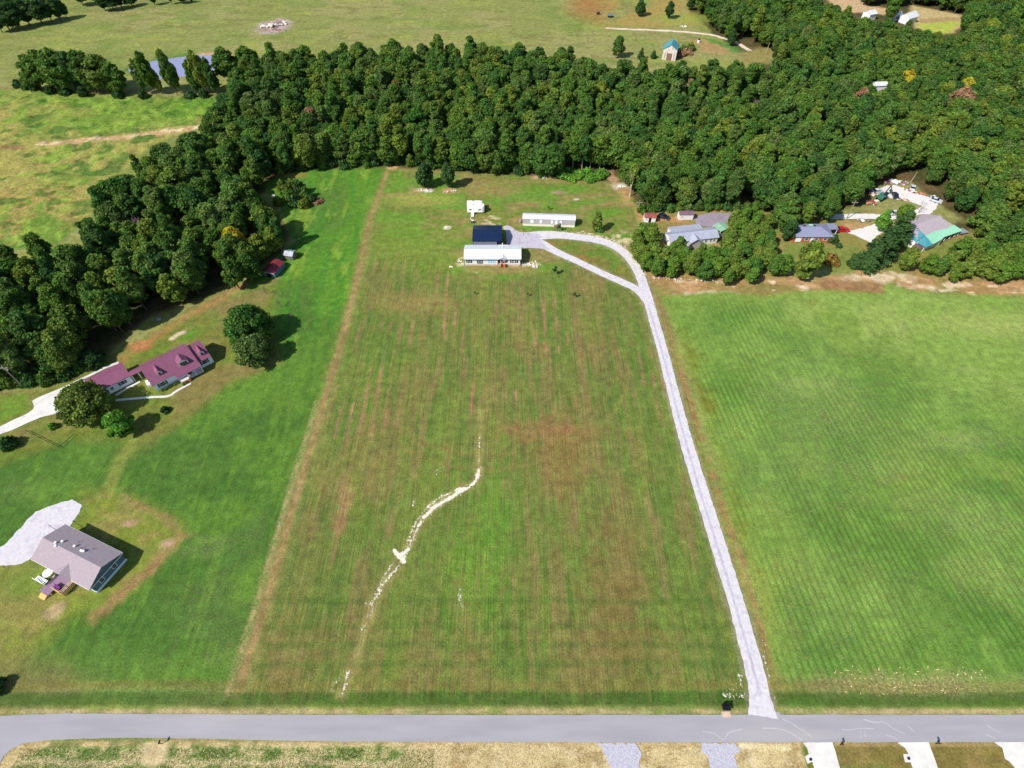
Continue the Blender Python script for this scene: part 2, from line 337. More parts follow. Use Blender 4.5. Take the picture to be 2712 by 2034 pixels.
    st2 = [(a-1.9, b) for a, b in st if b < 105]; p = line(st2, .7, .5, .7); paint((164,142,96), p*sst(.40,.62,n2), .85); K[:,3] = np.maximum(K[:,3], p*.28)
    # centre field
    m = area(CENTRE, 1.4, .6); paint((106,124,56), m); far = sst(100,150,Y)
    s1 = fbm(X, Y*.07, 1.5, 3, 41); s2 = fbm(X, Y*.05, 4.0, 3, 42); big = fbm(X,Y*.6,22,3,43)
    paint((124,120,66), m*sst(.44,.68,big*.75+s2*.25), .55); paint((88,112,52), m*sst(.54,.68,s1), .5); paint((142,116,78), m*sst(.56,.72,fbm(X,Y*.10,1.5,3,44)), .5)
    paint((120,134,58), m*sst(.56,.70,fbm(X,Y*.3,5,3,45)), .45); paint((146,116,78), m*sst(.56,.70,fbm(X,Y*.5,11,3,57)), .35)
    per = np.sin((X+(fbm(X,Y*.3,30,2,53)-.5)*5)*2*math.pi/3.1); dash = sst(.50,.60,fbm(X*.25,Y*.09,1.0,2,54))*sst(.40,.60,fbm(X,Y,16,2,55))
    paint((164,124,92), m*sst(.35,.85,per+(n1-.5)*.5)*dash*(sst(62,100,Y)*.75+.12), .85); paint((82,118,48), m*sst(.5,.9,-per)*sst(.45,.6,fbm(X*.25,Y*.06,1.2,2,56))*sst(60,100,Y), .5)
    for (x,y,rx,ry,c) in ((745,1070,2.0,6,(160,126,86)),(735,1130,1.6,4,(156,122,84)),(1030,1235,6,11,(102,142,48)),(1070,1110,3.5,10,(98,138,50)),(1215,985,5,9,(134,112,62)),(1180,930,10,3,(150,112,74)),(1330,1290,6,14,(128,110,64)),(880,540,9,7,(138,130,68)),(900,655,12,5,(150,130,78))):
        paint(c, dspot(x,y,rx,ry,soft=.8,rag=.6)*m, .7)
    for yy in (28.0,31.5,35.0,40.0): paint((72,104,40), m*sst(1.1,.2,np.abs(Y-yy-(n12-.5)*1.2)), .35)
    turn = sst(.9,.1,np.abs(np.abs(((X+6)**2+((Y-112)*1.0)**2)**.5-38)-2)); paint((140,124,70), m*turn*sst(110,95,Y), .35)
    K[:,1] = np.maximum(K[:,1], m)
    back = area(DP((845,364),(1345,397),(1372,450),(1385,560),(1250,560),(1150,600),(980,600),(900,540),(805,540),(815,470)),3,2)
    paint((118,132,58), back, .75); paint((150,132,84), back*sst(.5,.64,fbm(X*.4,Y,5,3,47)), .7); paint((98,142,50), back*sst(.52,.64,fbm(X*.5,Y,6,3,48)), .7); paint((160,166,78), dspot(915,430,14,5), .5)
    K[:,1] *= (1-back*.7)
    p = area(DP((800,500),(850,480),(1000,490),(990,590),(870,590),(800,560)),5,3); paint((112,140,52), p, .6)
    for (x,y,rx,ry,c) in ((915,411,4.6,1.6,(196,166,134)),(922,413,2.4,.8,(226,218,210)),(972,412,3.6,1.8,(196,150,112)),(1180,383,5.5,1.2,(206,164,132)),(1202,416,3,1.2,(168,140,112)),(1338,402,3.6,2.2,(226,214,204)),(1325,388,2.0,5.0,(180,148,112)),(1350,425,3,7,(178,142,98)),(965,492,1.2,1.0,(216,204,176)),(848,362,2.2,1.2,(196,156,116)),(1245,430,1,.6,(220,206,190)),(600,378,10,2.0,(158,134,76)),(1145,475,7,2.5,(160,134,86)),(1050,410,12,4,(146,134,78))):
        paint(c, dspot(x,y,rx,ry,rag=.6), .9)
    # island between the drives, verge, rubble edge
    p = area(DP((1170,517),(1240,516),(1310,540),(1350,575),(1372,625),(1300,590),(1220,550)),1,1); paint((122,120,58), p, .9); paint((160,112,66), p*sst(.55,.68,n5), .7); paint((92,132,50), p*sst(.55,.66,fbm(X,Y,4,2,49)), .6)
    vr = line(DP((1240,505),(1310,520),(1350,545),(1385,590),(1400,640),(1432,740),(1470,880),(1500,980),(1545,1130),(1595,1290),(1655,1480)),2.2,1.4,1.4)
    paint((128,124,60), vr, .85); paint((176,146,98), vr*sst(.52,.66,n2), .7)
    rb = line(DP((1398,590),(1415,639),(1431,677),(1446,721),(1471,804),(1505,915),(1529,989),(1559,1090),(1592,1185),(1630,1303),(1656,1404),(1683,1464),(1696,1505)),.45,.6,.9); paint((166,124,84), rb, .75); paint((120,130,58), line(DP((1420,690),(1460,815),(1492,915),(1517,995),(1546,1095),(1578,1190),(1618,1310),(1648,1420)),.5,.6,.6), .7)
    p = line(DP((1215,505),(1290,513),(1335,532),(1368,562),(1388,600)),1.6,.8,1.6); paint((214,196,150), p*sst(.42,.56,n2)); paint((206,190,150), dspot(1345,515,4.5,4.5)*sst(.46,.6,n2), .9)
    for (x,y,rx,ry) in ((1000,558,1.6,1),(1140,575,5,1.2),(1150,570,2.5,2.2),(992,572,2.2,1.4),(1030,587,3,.8),(1060,480,3,3)): paint((222,204,160), dspot(x,y,rx,ry,rag=.8)*sst(.44,.56,n1*.5+n2*.5), .9)
    p = area(DP((985,556),(1160,556),(1170,590),(1000,592)),2,2); paint((150,134,80), p*sst(.42,.6,n5), .7)
    # right-hand houses' ground
    rg = area(DP((1385,470),(1480,455),(1650,455),(1800,470),(1900,480),(2100,500),(2250,600),(2500,600),(2500,645),(2212,642),(1910,634),(1723,630),(1659,640),(1570,630),(1432,640),(1400,600),(1370,540)),2,2)
    paint((138,132,72), rg); paint((120,134,62), rg*sst(.5,.62,n12), .7); paint((170,132,88), rg*sst(.55,.68,n5), .6)
    bb = area(DP((1400,590),(1470,600),(1560,608),(1700,600),(1790,590),(1890,580),(1960,596),(2100,606),(2212,606),(2600,606),(2600,648),(2212,640),(1988,632),(1917,612),(1910,636),(1850,632),(1794,628),(1723,630),(1659,641),(1570,630),(1432,640)),1.5,1.5)
    paint((166,134,88), bb, .92); paint((188,150,108), bb*sst(.46,.62,n5), .8); paint((120,124,62), bb*sst(.55,.68,n12), .6); paint((222,200,168), bb*sst(.66,.74,fbm(X*.5,Y,2.2,3,51)), .9)
    for (x,y,rx,ry) in ((1530,634,8,1.2),(1900,600,9,2),(2010,622,5,1.4),(2065,615,4,1.2),(1750,588,6,1.5)): paint((224,204,170), dspot(x,y,rx,ry,rag=.9), .8)
    br = area(DP((1765,600),(1900,612),(1908,634),(1850,640),(1780,632)),2,2); paint((152,116,80), br, .9)
    paint((118,136,64), area(DP((1690,515),(1715,520),(1850,535),(1880,560),(1840,590),(1770,600),(1715,590),(1690,560)),2,1.5), .8)
    paint((196,140,100), area(DP((1370,455),(1430,450),(1440,468),(1480,470),(1470,480),(1380,476)),1.5,1.5), .8); paint((186,136,92), line(DP((1392,455),(1620,452)),1.2,1,1.5), .8)
    paint((184,150,104), area(DP((1815,478),(1880,482),(1885,505),(1830,500)),1.5,1.5), .9)
    paint((150,136,80), area(DP((1860,452),(1975,455),(1960,470),(1900,468)),1,1), .8)
    # right lush field
    m = area(RIGHT_FIELD, 1.4, .8); paint((122,148,66), m); paint((102,132,56), m*sst(.46,.62,n40*.5+n12*.5), .75); paint((132,160,74), m*sst(.48,.70,fbm(X,Y,26,3,61)), .6)
    paint((150,168,88), m*area(DP((1700,640),(1900,640),(2212,640),(2600,640),(2600,900),(2212,880),(2050,780),(1850,730),(1650,700)),8,6)*sst(.35,.6,n12), .6)
    paint((136,128,66), m*sst(.68,.80,fbm(X,Y,9,3,62)), .22)
    for (x,y,rx,ry,c) in ((1490,770,3,9,(116,118,44)),(1520,870,3,7,(124,118,44)),(1545,975,4,8,(130,148,56)),(1575,1130,4,12,(140,140,54)),(1640,1300,5,9,(150,162,70)),(1750,1480,10,2.2,(134,122,72)),(1960,1500,22,1.6,(140,120,72)),(1880,1480,16,2.0,(150,132,84)),(2150,700,24,5,(156,166,92))):
        paint(c, dspot(x,y,rx,ry,soft=.8,rag=.6)*m, .7)
    rz = area(DP((1455,690),(1560,655),(1680,665),(1790,745),(1900,790),(2010,830),(2120,890),(2212,960),(2500,1100),(2500,1500),(1720,1500),(1660,1360),(1600,1180),(1530,930)),7,7)
    paint((88,128,52), rz*m*sst(.30,.55,n12*.6+n40*.4), .62); paint((128,158,72), rz*m*sst(.58,.70,fbm(X,Y*.6,9,3,66)), .5)
    K[:,0] = m*rz*(.35+.65*sst(.36,.60,fbm(X,Y*.5,14,2,63))); K[:,1] *= (1-m)
    for (x,y,rx,ry,a) in ((1760,832,13,4.5,.8),(1700,850,9,4,.55),(1800,905,16,8,.6),(1860,960,14,8,.45),(1745,780,14,8,.3),(2070,950,12,3,.8),(2010,880,18,14,.2),(1700,1010,16,12,.4),(1900,1010,10,4,.6),(2090,1120,12,8,.6),(2140,1230,10,6,.5),(1760,1300,14,12,.35),(1990,1476,24,1.8,1.0),(1880,1478,12,1.6,.8),(1900,1290,10,8,.3)):
        K[:,3] = np.maximum(K[:,3], dspot(x,y,rx,ry,soft=.9,rag=.6)*m*a*.30)
    # roadside
    ry = 19.27
    inb = np.ones(N)
    paint((62,96,36), sst(1.6,.8,np.abs(Y-21.9-(n12-.5)*.6)), .75); paint((124,118,62), sst(1.2,.4,np.abs(Y-24.3-(n12-.5)*1.0)), .6)
    paint((186,162,122), sst(.30,.05,np.abs(Y-19.85-(n2-.5)*.35)-.10)*sst(.25,.5,n5), .85)
    bot = sst(15.1,14.7,Y+(n2-.5)*.25); paint((112,122,58), bot)
    west = sst(-34,-40,X+(n5-.5)*4); mid_ = sst(-22,-14,X+(n5-.5)*8)*sst(52.6,52.0,X+(n2-.5)*.8); east = sst(52.0,52.6,X+(n2-.5)*.8)
    paint((96,130,52), bot*(1-mid_)*(1-east)); paint((206,184,138), bot*mid_, .92); paint((150,124,76), bot*mid_*sst(.48,.62,fbm(X,Y*1.5,3,3,83)), .75); paint((226,208,168), bot*mid_*sst(.56,.68,fbm(X,Y*2,2.2,3,84)), .6); paint((128,116,62), bot*east); paint((146,128,76), bot*east*sst(.5,.64,n5), .7); paint((100,122,52), bot*east*sst(.55,.66,n12), .7)
    paint((188,160,112), sst(.5,.15,np.abs(Y-14.75-(n2-.5)*.3)-.1)*(1-east*.5), .85)
    vg = fbm(X,Y*1.6,2.4,3,81); lft = bot*(1-mid_)*(1-east); paint((70,104,38), lft*sst(.5,.62,vg), .7); paint((206,184,136), lft*sst(.46,.36,vg), .55); paint((214,194,150), lft*sst(.7,.2,np.abs(Y-11.9-(n5-.5)*1.6)), .7)
    K[:,3] = np.maximum(K[:,3], bot*((1-mid_)*(1-east)*(.25+.6*sst(.62,.42,vg)) + mid_*(.5+.45*sst(.62,.45,fbm(X,Y*1.5,3,3,83))))); K[:,1] *= (1-bot)
    paint((206,186,142), spot(-64.2,13.6,2.6,2.2,soft=.3)*bot, .9); K[:,3] *= 1-spot(-64.2,13.6,2.6,2.2,soft=.3)*.6
    cr = area([tuple(W(0,2034)-Vector((40,0)))]+CP(crop(0,1750,700),(0,800),(60,740),(160,690),(420,670),(300,760),(100,880))+[tuple(W(0,2080))],.8,.6); paint((178,152,104), cr*bot, .8)
    paint((236,224,180), bot*line(DP((1600,1610),(1650,1614),(1705,1616)),.45,.3,.3), .9)
    # rocky scar
    sc_pts = [(1037,890),(1037,940),(1034,990),(1037,1015),(1025,1045),(975,1068),(940,1090),(910,1125),(890,1165),(872,1195),(850,1235),(818,1290),(790,1350),(775,1400),(762,1440),(748,1475),(738,1500)]
    p = line(DP(*sc_pts), 1.1, .9, 1.2); paint((150,140,84), p, .75)
    for pts, w_, a in SCAR:
        sl_ = line(DP(*pts), w_*.85, .6, .7)*sst(.38,.58,n2*.6+n5*.4); paint((190,176,134), sl_*a, .6)
    rk = np.zeros(N)
    for pts, w_, a in SCAR:
        rk = np.maximum(rk, line(DP(*pts), w_*.6, .45, .35)*a)
    K[:,2] = rk*.85
    for (x,y,rx,ry,a) in ((1600,1475,.8,2.0,.5),(1585,1500,2.0,.7,.4),(1655,1440,.2,4,.4),(1640,1390,.2,3,.4)): K[:,2] = np.maximum(K[:,2], dspot(x,y,rx,ry,soft=.7,rag=.8)*a)
    for q_, w_ in ((DR,2.5),(DR2,2.0)): paint((158,150,116), line(DP(*q_), w_, .5, .9), .55)
    # wear in the turf everywhere
    v = (.86 + .28*n2)[:,None]; C *= v
    # relief: lumps in the meadow, faint swells elsewhere
    Z = rough*((fbm(X,Y,4.5,3,71)-.5)*1.5) + (fbm(X,Y,3,2,72)-.5)*.12*sst(0,1,K[:,3]*0+1)
    Z *= sst(0, 1, np.minimum(1, np.abs(Y-17.2)/4.0)); Z[(Y < 13) & (Y > -3)] *= .5
    Z -= 0.03
    Z -= area(DP((278,150),(330,132),(420,119),(490,122),(485,140),(430,160),(330,170),(305,170)),2,0)*.8
    nx, ny_ = len(xs), len(ys)
    idx = np.arange(nx*ny_).reshape(ny_, nx); q = np.stack([idx[:-1,:-1],idx[:-1,1:],idx[1:,1:],idx[1:,:-1]],-1).reshape(-1,4)
    me = bpy.data.meshes.new('ground'); me.vertices.add(N); me.vertices.foreach_set('co', np.stack([X,Y,Z],1).astype(np.float32).ravel())
    me.loops.add(q.size); me.loops.foreach_set('vertex_index', q.ravel().astype(np.int32))
    me.polygons.add(len(q)); me.polygons.foreach_set('loop_start', (np.arange(len(q))*4).astype(np.int32)); me.polygons.foreach_set('use_smooth', np.ones(len(q), bool))
    me.update(calc_edges=True)
    a = me.color_attributes.new('tint', 'FLOAT_COLOR', 'POINT'); a.data.foreach_set('color', np.concatenate([np.clip(C,0,1), np.ones((N,1))],1).astype(np.float32).ravel())
    a = me.color_attributes.new('cover', 'FLOAT_COLOR', 'POINT'); KK = np.clip(K,0,1); a.data.foreach_set('color', np.concatenate([KK[:,:3], np.ones((N,1))],1).astype(np.float32).ravel())
    a = me.attributes.new('straw', 'FLOAT', 'POINT'); a.data.foreach_set('value', KK[:,3].astype(np.float32))
    a = me.attributes.new('rough', 'FLOAT', 'POINT'); a.data.foreach_set('value', np.clip(rough,0,1).astype(np.float32))
    o = link_mesh('ground', me, None, ground_mat()); tag(o, 'mown fields, lawns and rough meadow', None, None, 'structure')
    return o

GROUND_GAIN = 0.82
def ground_mat():
    m, n, b = nodes('turf'); N = n.nodes.new; L = n.links.new
    def noise(scale, stretch=(1,1,1), detail=4, rot=0.0, rough=.55):
        mp = N('ShaderNodeMapping'); mp.inputs['Scale'].default_value = stretch; mp.inputs['Rotation'].default_value = (0,0,rot); L(tc.outputs['Object'], mp.inputs[0])
        t = N('ShaderNodeTexNoise'); t.inputs['Scale'].default_value = scale; t.inputs['Detail'].default_value = detail; t.inputs['Roughness'].default_value = rough; L(mp.outputs[0], t.inputs['Vector']); return t.outputs[0]
    def rng(s, a, b_, c, d):
        t = N('ShaderNodeMapRange'); t.inputs[1].default_value = a; t.inputs[2].default_value = b_; t.inputs[3].default_value = c; t.inputs[4].default_value = d; L(s, t.inputs[0]); return t.outputs[0]
    def mth(op, a, b_=None):
        t = N('ShaderNodeMath'); t.operation = op
        for i, v in enumerate((a, b_)):
            if v is None: continue
            if isinstance(v, (int, float)): t.inputs[i].default_value = v
            else: L(v, t.inputs[i])
        return t.outputs[0]
    def mix(f, a, b_, mode='MIX'):
        t = N('ShaderNodeMix'); t.data_type = 'RGBA'; t.blend_type = mode
        for i, v in ((0,f),(6,a),(7,b_)):
            if isinstance(v, (int,float)): t.inputs[i].default_value = v
            elif isinstance(v, tuple): t.inputs[i].default_value = v
            else: L(v, t.inputs[i])
        return t.outputs[2]
    tc = N('ShaderNodeTexCoord')
    at = N('ShaderNodeAttribute'); at.attribute_name = 'tint'; cv = N('ShaderNodeAttribute'); cv.attribute_name = 'cover'
    sa = N('ShaderNodeAttribute'); sa.attribute_name = 'straw'; ro = N('ShaderNodeAttribute'); ro.attribute_name = 'rough'
    sep = N('ShaderNodeSeparateColor'); L(cv.outputs['Color'], sep.inputs[0]); rows, strk, rock = sep.outputs[0], sep.outputs[1], sep.outputs[2]
    straw = sa.outputs['Fac']; rough = ro.outputs['Fac']
    fine = noise(2.6, detail=6, rough=.7); mid = noise(.55, detail=5); clump = noise(1.1, detail=5, rough=.65)
    base = at.outputs['Color']
    v = rng(fine, .3, .7, .60, 1.40); base = mix(1.0, base, v, 'MULTIPLY')
    v = rng(mid, .35, .65, .82, 1.18); base = mix(1.0, base, v, 'MULTIPLY')
    # mower streaks along the field
    s = noise(1.0, (2.2,.09,1), 4); base = mix(mth('MULTIPLY', strk, rng(s,.48,.64,0,.55)), base, mix(1.0, base, (.70,.92,.72,1), 'MULTIPLY'))
    s = noise(1.0, (1.1,.10,1), 4, rot=.01); base = mix(mth('MULTIPLY', strk, rng(s,.54,.68,0,.32)), base, lin((150,116,80))+(1,))
    s = noise(1.0, (5.5,.07,1), 3); base = mix(strk, base, mix(1.0, base, rng(s,.35,.65,.80,1.20), 'MULTIPLY'))
    # crop rows
    sp = N('ShaderNodeSeparateXYZ'); mp = N('ShaderNodeMapping'); mp.inputs['Rotation'].default_value = (0,0,R(-5.5)); L(tc.outputs['Object'], mp.inputs[0]); L(mp.outputs[0], sp.inputs[0])
    wob = mth('MULTIPLY', noise(.02), 5.0); ph = mth('ADD', mth('MULTIPLY', sp.outputs[0], 2*math.pi/1.45), wob)
    si = mth('SINE', ph); rowm = mth('MULTIPLY', rows, rng(mth('ADD', si, mth('MULTIPLY', mth('SUBTRACT', fine, .5), 2.5)), -.1, .9, 0, 1))
    base = mix(mth('MULTIPLY', rowm, rng(mid,.35,.65,.6,1.0)), base, mix(1.0, base, (.48,.68,.54,1), 'MULTIPLY'))
    base = mix(mth('MULTIPLY', mth('MULTIPLY', rowm, rng(noise(.9,(1,1,1),5,rough=.85),.60,.66,0,1)), .8), base, lin((196,166,128))+(1,))
    # rough growth in the meadow
    g = noise(.9, (1,1.6,1), 7, rough=.7); base = mix(mth('MULTIPLY', rough, rng(g,.50,.60,0,.75)), base, mix(1.0, base, (.48,.66,.42,1), 'MULTIPLY'))
    g = noise(1.6, (1,1.4,1), 6, rough=.7); base = mix(mth('MULTIPLY', rough, rng(g,.56,.66,0,.5)), base, lin((196,184,118))+(1,))
    # lying straw
    g = noise(1.7, (1,1.5,1), 8, rough=.75); st = mth('MULTIPLY', straw, rng(g,.44,.60,0,1)); base = mix(st, base, lin((226,208,158))+(1,))
    g = noise(3.1, (1,1,1), 8, rough=.8); st = mth('MULTIPLY', straw, rng(g,.50,.62,0,.6)); base = mix(st, base, lin((128,110,62))+(1,))
    # rock breaking through
    g = noise(1.3, (1,1,1), 9, rough=.8); rk = mth('GREATER_THAN', mth('ADD', mth('MULTIPLY', rock, .34), g), .67); rkm = mth('MULTIPLY', rk, rng(rock,.02,.12,0,1))
    base = mix(rkm, base, lin((232,226,210))+(1,))
    hs = N('ShaderNodeHueSaturation'); hs.inputs['Saturation'].default_value = 1.0; L(base, hs.inputs['Color']); base = mix(1.0, hs.outputs[0], (GROUND_GAIN,)*3+(1,), 'MULTIPLY')
    L(base, b.inputs['Base Color']); b.inputs['Roughness'].default_value = .95; b.inputs['Specular IOR Level'].default_value = .1
    bu = N('ShaderNodeBump'); bu.inputs['Strength'].default_value = .55; bu.inputs['Distance'].default_value = .25
    h = mth('ADD', fine, mth('MULTIPLY', clump, mth('ADD', mth('MULTIPLY', rough, 2.5), .8))); L(h, bu.inputs['Height']); L(bu.outputs[0], b.inputs['Normal'])
    return m

make_ground()

# ---------------------------------------------------------------- roads, drives, pads: thin sheets with ragged edges
def sheet(name, outline, z, m, rag=.12, step=.8, label=None, seed=1, thick=.0):
    rnd = random.Random(seed); pts = []
    n = len(outline)
    for i in range(n):
        a = Vector(outline[i]); b = Vector(outline[(i+1)%n]); d = b-a; k = max(1, int(d.length/step))
        nrm = Vector((-d.y, d.x)).normalized() if d.length > 0 else Vector((0,0))
        for j in range(k): 
            p = a + d*(j/k) + nrm*(rnd.uniform(-rag, rag)); pts.append((p.x, p.y))
    sa = sum(pts[i][0]*pts[(i+1)%len(pts)][1]-pts[(i+1)%len(pts)][0]*pts[i][1] for i in range(len(pts)))/2
    if sa < 0: pts.reverse()
    tri = tessellate_polygon([[Vector((p[0],p[1],0)) for p in pts]]); fs = []; ta = 0
    for a, b, c in tri:
        ar = ((pts[b][0]-pts[a][0])*(pts[c][1]-pts[a][1])-(pts[c][0]-pts[a][0])*(pts[b][1]-pts[a][1]))/2
        fs.append((a,b,c) if ar >= 0 else (a,c,b)); ta += abs(ar)
    if abs(abs(sa)-ta) > .01*abs(sa): print('SHEET AREA', name, sa, ta)
    me = bpy.data.meshes.new(name); me.from_pydata([(p[0],p[1],z) for p in pts], [], fs); me.update()
    o = link_mesh(name, me, None, m); tag(o, label, None, None, 'structure'); return o
def smooth(pts, k=6):
    P = [Vector(p) for p in pts]; out = []
    for i in range(len(P)-1):
        p0 = P[max(0,i-1)]; p1 = P[i]; p2 = P[i+1]; p3 = P[min(len(P)-1,i+2)]
        for j in range(k):
            t = j/k; out.append(.5*((2*p1)+(-p0+p2)*t+(2*p0-5*p1+4*p2-p3)*t*t+(-p0+3*p1-3*p2+p3)*t*t*t))
    out.append(P[-1]); return out
def ribbon(pts, w):
    P = smooth(pts); ws = w if isinstance(w, (list, tuple)) else [w]*len(pts)
    l = []; r = []
    for i, p in enumerate(P):
        d = (P[min(i+1,len(P)-1)]-P[max(i-1,0)]).normalized(); nn = Vector((-d.y, d.x))
        t = i/(len(P)-1)*(len(ws)-1); a = int(min(t, len(ws)-2)); ww = ws[a]+(ws[a+1]-ws[a])*(t-a)
        l.append(p+nn*ww/2); r.append(p-nn*ww/2)
    return [tuple(v) for v in l] + [tuple(v) for v in reversed(r)]
def path_mat(name, rgb, dirt, wear=None, sc_=.5, amt=.12, band=None):
    return mat(name, rgb, .92, amt, sc_, bump=.15, dirt=dirt, dirt_amt=.6, coord='Object')
M['road'] = mat('worn_asphalt', (150,148,154), .9, .08, .3, stretch=(.25,1.6,1), dirt=(164,158,158), dirt_amt=.6)
M['gravel'] = mat('pale_gravel', (196,192,196), .95, .10, 1.6, bump=.3, dirt=(174,166,178), dirt_amt=.7)
M['gravel_grey'] = mat('grey_gravel', (178,172,184), .95, .12, 1.4, bump=.3, dirt=(156,148,158), dirt_amt=.7)
M['gravel_white'] = mat('white_gravel', (208,204,202), .95, .08, 1.0, bump=.3, dirt=(206,196,186), dirt_amt=.6)
M['gravel_blue'] = mat('blue_grey_gravel', (176,174,184), .95, .3, 5.0, bump=.6, dirt=(150,148,170), dirt_amt=.8)
M['asphalt_pad'] = mat('old_asphalt', (142,130,142), .95, .10, .5, dirt=(120,106,116), dirt_amt=.7)
M['dirt_track'] = mat('dirt_track', (206,190,168), .95, .12, .5, dirt=(170,150,116), dirt_amt=.8)
M['mark'] = mat('scuff_mark', (176,171,174), .9, .1, 1.0)

z5 = crop(0,1750,700); z7 = crop(1400,1750,700); z8 = crop(2012,1750,700)
ryn, ryf = 15.0, 19.35
road = [(-400,ryf-1.0),(-300,ryf-.9),(-100,ryf-.75)] + [tuple(z5(0,462)),tuple(z5(300,450)),tuple(z5(600,440)),(-40,ryf)] + [(0,ryf-.05)] + CP(z7,(1840,452)) + [tuple(z7(1860,430)),tuple(z7(2095,428)),tuple(z8(180,452))] + [(120,ryf),(400,ryf)] + [(400,ryn),(60,ryn),(30,ryn-.05),(0,ryn),(-30,ryn+.1)] + [tuple(z5(1200,645)),tuple(z5(700,652)),tuple(z5(400,665)),tuple(z5(200,690)),tuple(z5(100,740)),tuple(z5(30,800)),tuple(z5(0,860))] + [(-90.5,8),(-92,2),(-100,-40),(-110,-40),(-106,0),(-110,14.0),(-300,14.0),(-400,14.0)]
sheet('road', road[::-1], .02, M['road'], .05, 1.2, 'grey asphalt county road across the foreground')
def scuffs(name, pts, w, lab): return sheet(name, ribbon(pts, w), .028, M['mark'], .03, .3, lab)
for i, (fn, ps, w) in enumerate(((z8,((190,488),(260,520),(330,565),(375,590),(440,640)),.16),(z8,((20,566),(130,566),(230,590),(300,630),(360,668)),.18),(z8,((870,490),(960,515),(1040,515),(1120,570),(1215,610)),.16),(z8,((1060,625),(1110,635),(1150,660)),.16),(z8,((690,575),(760,578),(850,566),(960,572)),.12),(z8,((845,575),(848,640)),.12),(z8,((880,580),(884,640)),.12),(z8,((1240,545),(1300,602)),.14),(z8,((1900,540),(1950,570),(2010,605)),.14),(z8,((1890,615),(1980,655)),.16),(z7,((1450,590),(1540,605),(1600,640),(1630,665)),.14),(z7,((1640,660),(1680,600),(1790,570)),.14))):
    scuffs('tyre_mark', CP(fn,*ps), w, 'pale tyre scuff on the road')
# main gravel drive
wd = [5.4,3.9,3.7,3.6,3.5,3.5,3.45,3.5,3.4,3.3,3.2,3.1,3.1,3.2,3.2,3.3,3.5,3.6,3.6,4.0,5.0,5.0]
sheet('gravel_driveway', ribbon(DP(*DR), wd), .026, M['gravel'], .10, .6, 'long pale gravel driveway curving up to the white house')
sheet('gravel_driveway', ribbon(DP((1398,650),(1375,625),(1345,610),(1300,590),(1250,566),(1200,543),(1168,526),(1135,516)), [2.6,2.8,2.9,2.8,2.8,3.0,4.0,4.5]), .030, M['gravel'], .08, .6, 'inner gravel branch of the drive cutting across the lawn')
E3 = crop(1220,580,200); E4 = crop(1370,540,190)
sheet('gravel_yard', CP(E3,(1220,240),(1370,180),(1480,230),(1680,370),(2210,430))+CP(E4,(600,900),(750,1010),(690,1080),(850,1260),(1000,1420),(640,1370),(100,1350))+CP(E3,(1780,850),(1340,850),(1340,500),(1330,350)), .034, M['gravel_grey'], .12, .6, 'grey gravel parking area beside the navy garage')
sheet('tread_strip', ribbon(DP((1642,1500),(1612,1390),(1562,1220),(1512,1060),(1466,900),(1430,760),(1400,660)), .55), .032, M['gravel_grey'], .12, .5, 'darker centre strip of the gravel drive')
# pads, aprons, paths
c1000 = crop(0,1000,700)
sheet('gravel_pad', CP(c1000,(-250,1600),(-200,1480),(0,1420),(60,1380),(150,1280),(230,1190),(300,1120),(430,1070),(520,1040),(600,1022),(660,1050),(683,1075),(670,1120),(640,1160),(600,1220),(560,1270),(520,1350),(370,1400),(300,1450),(250,1520),(180,1560),(0,1580)), .022, M['gravel'], .15, .6, 'pale gravel pad beside the grey shingled house')
sheet('concrete_driveway', CP(c1000,(-300,560),(-300,480),(0,410),(120,350),(230,300),(278,265),(285,240),(268,195),(320,165),(500,92),(600,45),(640,25),(700,0),(730,60),(720,100),(600,260),(480,300),(350,330),(240,375),(100,440),(0,475)), .026, M['concrete'], .04, .8, 'white concrete driveway of the red-roofed house')
cB = crop(200,880,400)
sheet('footpath', ribbon(CP(cB,(590,995),(820,975),(1130,950),(1360,935),(1480,860),(1690,745)), .75), .03, M['concrete'], .02, .8, 'narrow concrete footpath bending across the lawn')
sheet('footpath', ribbon(CP(cB,(590,925),(760,820),(945,720)), .75), .034, M['concrete'], .02, .8, 'straight concrete path along the garage wall')
sheet('back_apron', ribbon(CP(cB,(20,720),(250,610),(450,510),(630,445)), .9), .030, M['concrete'], .02, .8, 'pale concrete strip behind the red-roofed garage')
for pts, lab in ((((360,684),(608,682),(640,780),(672,900),(690,1100),(480,1100),(455,900),(440,845),(400,862),(378,800),(410,782),(396,730)),'white concrete driveway apron, left of three on the near verge'),
                 (((1150,684),(1414,680),(1450,780),(1492,900),(1530,1100),(1320,1100),(1280,900),(1262,850),(1215,850),(1200,780),(1245,780),(1215,730)),'white concrete driveway apron, middle of three on the near verge'),
                 (((1960,682),(2230,680),(2330,800),(2400,1100),(2200,1100),(2130,890),(2085,840),(2050,820),(2040,770),(2030,730)),'white concrete driveway apron, rightmost of three on the near verge')):
    sheet('concrete_driveway', CP(z8,*pts), .034, M['concrete'], .02, .8, lab)
sheet('gravel_apron', CP(z7,(565,690),(880,690),(930,730),(945,800),(925,850),(945,1000),(960,1200),(700,1200),(680,900),(660,820),(620,760),(600,720)), .034, M['gravel_blue'], .14, .4, 'left grey gravel apron on the near verge')
sheet('gravel_apron', CP(z7,(1440,690),(1720,690),(1765,730),(1755,780),(1715,800),(1740,860),(1790,1000),(1800,1200),(1560,1200),(1520,900),(1505,810),(1450,760)), .034, M['gravel_blue'], .14, .4, 'right grey gravel apron on the near verge')
cF = crop(1680,540,300)
sheet('parking_pad', CP(cF,(1165,240),(1300,215),(1500,170),(1850,185),(2060,170),(2000,260),(1900,350),(1600,400),(1560,455),(1380,440),(1215,400)), .026, M['asphalt_pad'], .15, .8, 'old asphalt parking pad behind the white house')
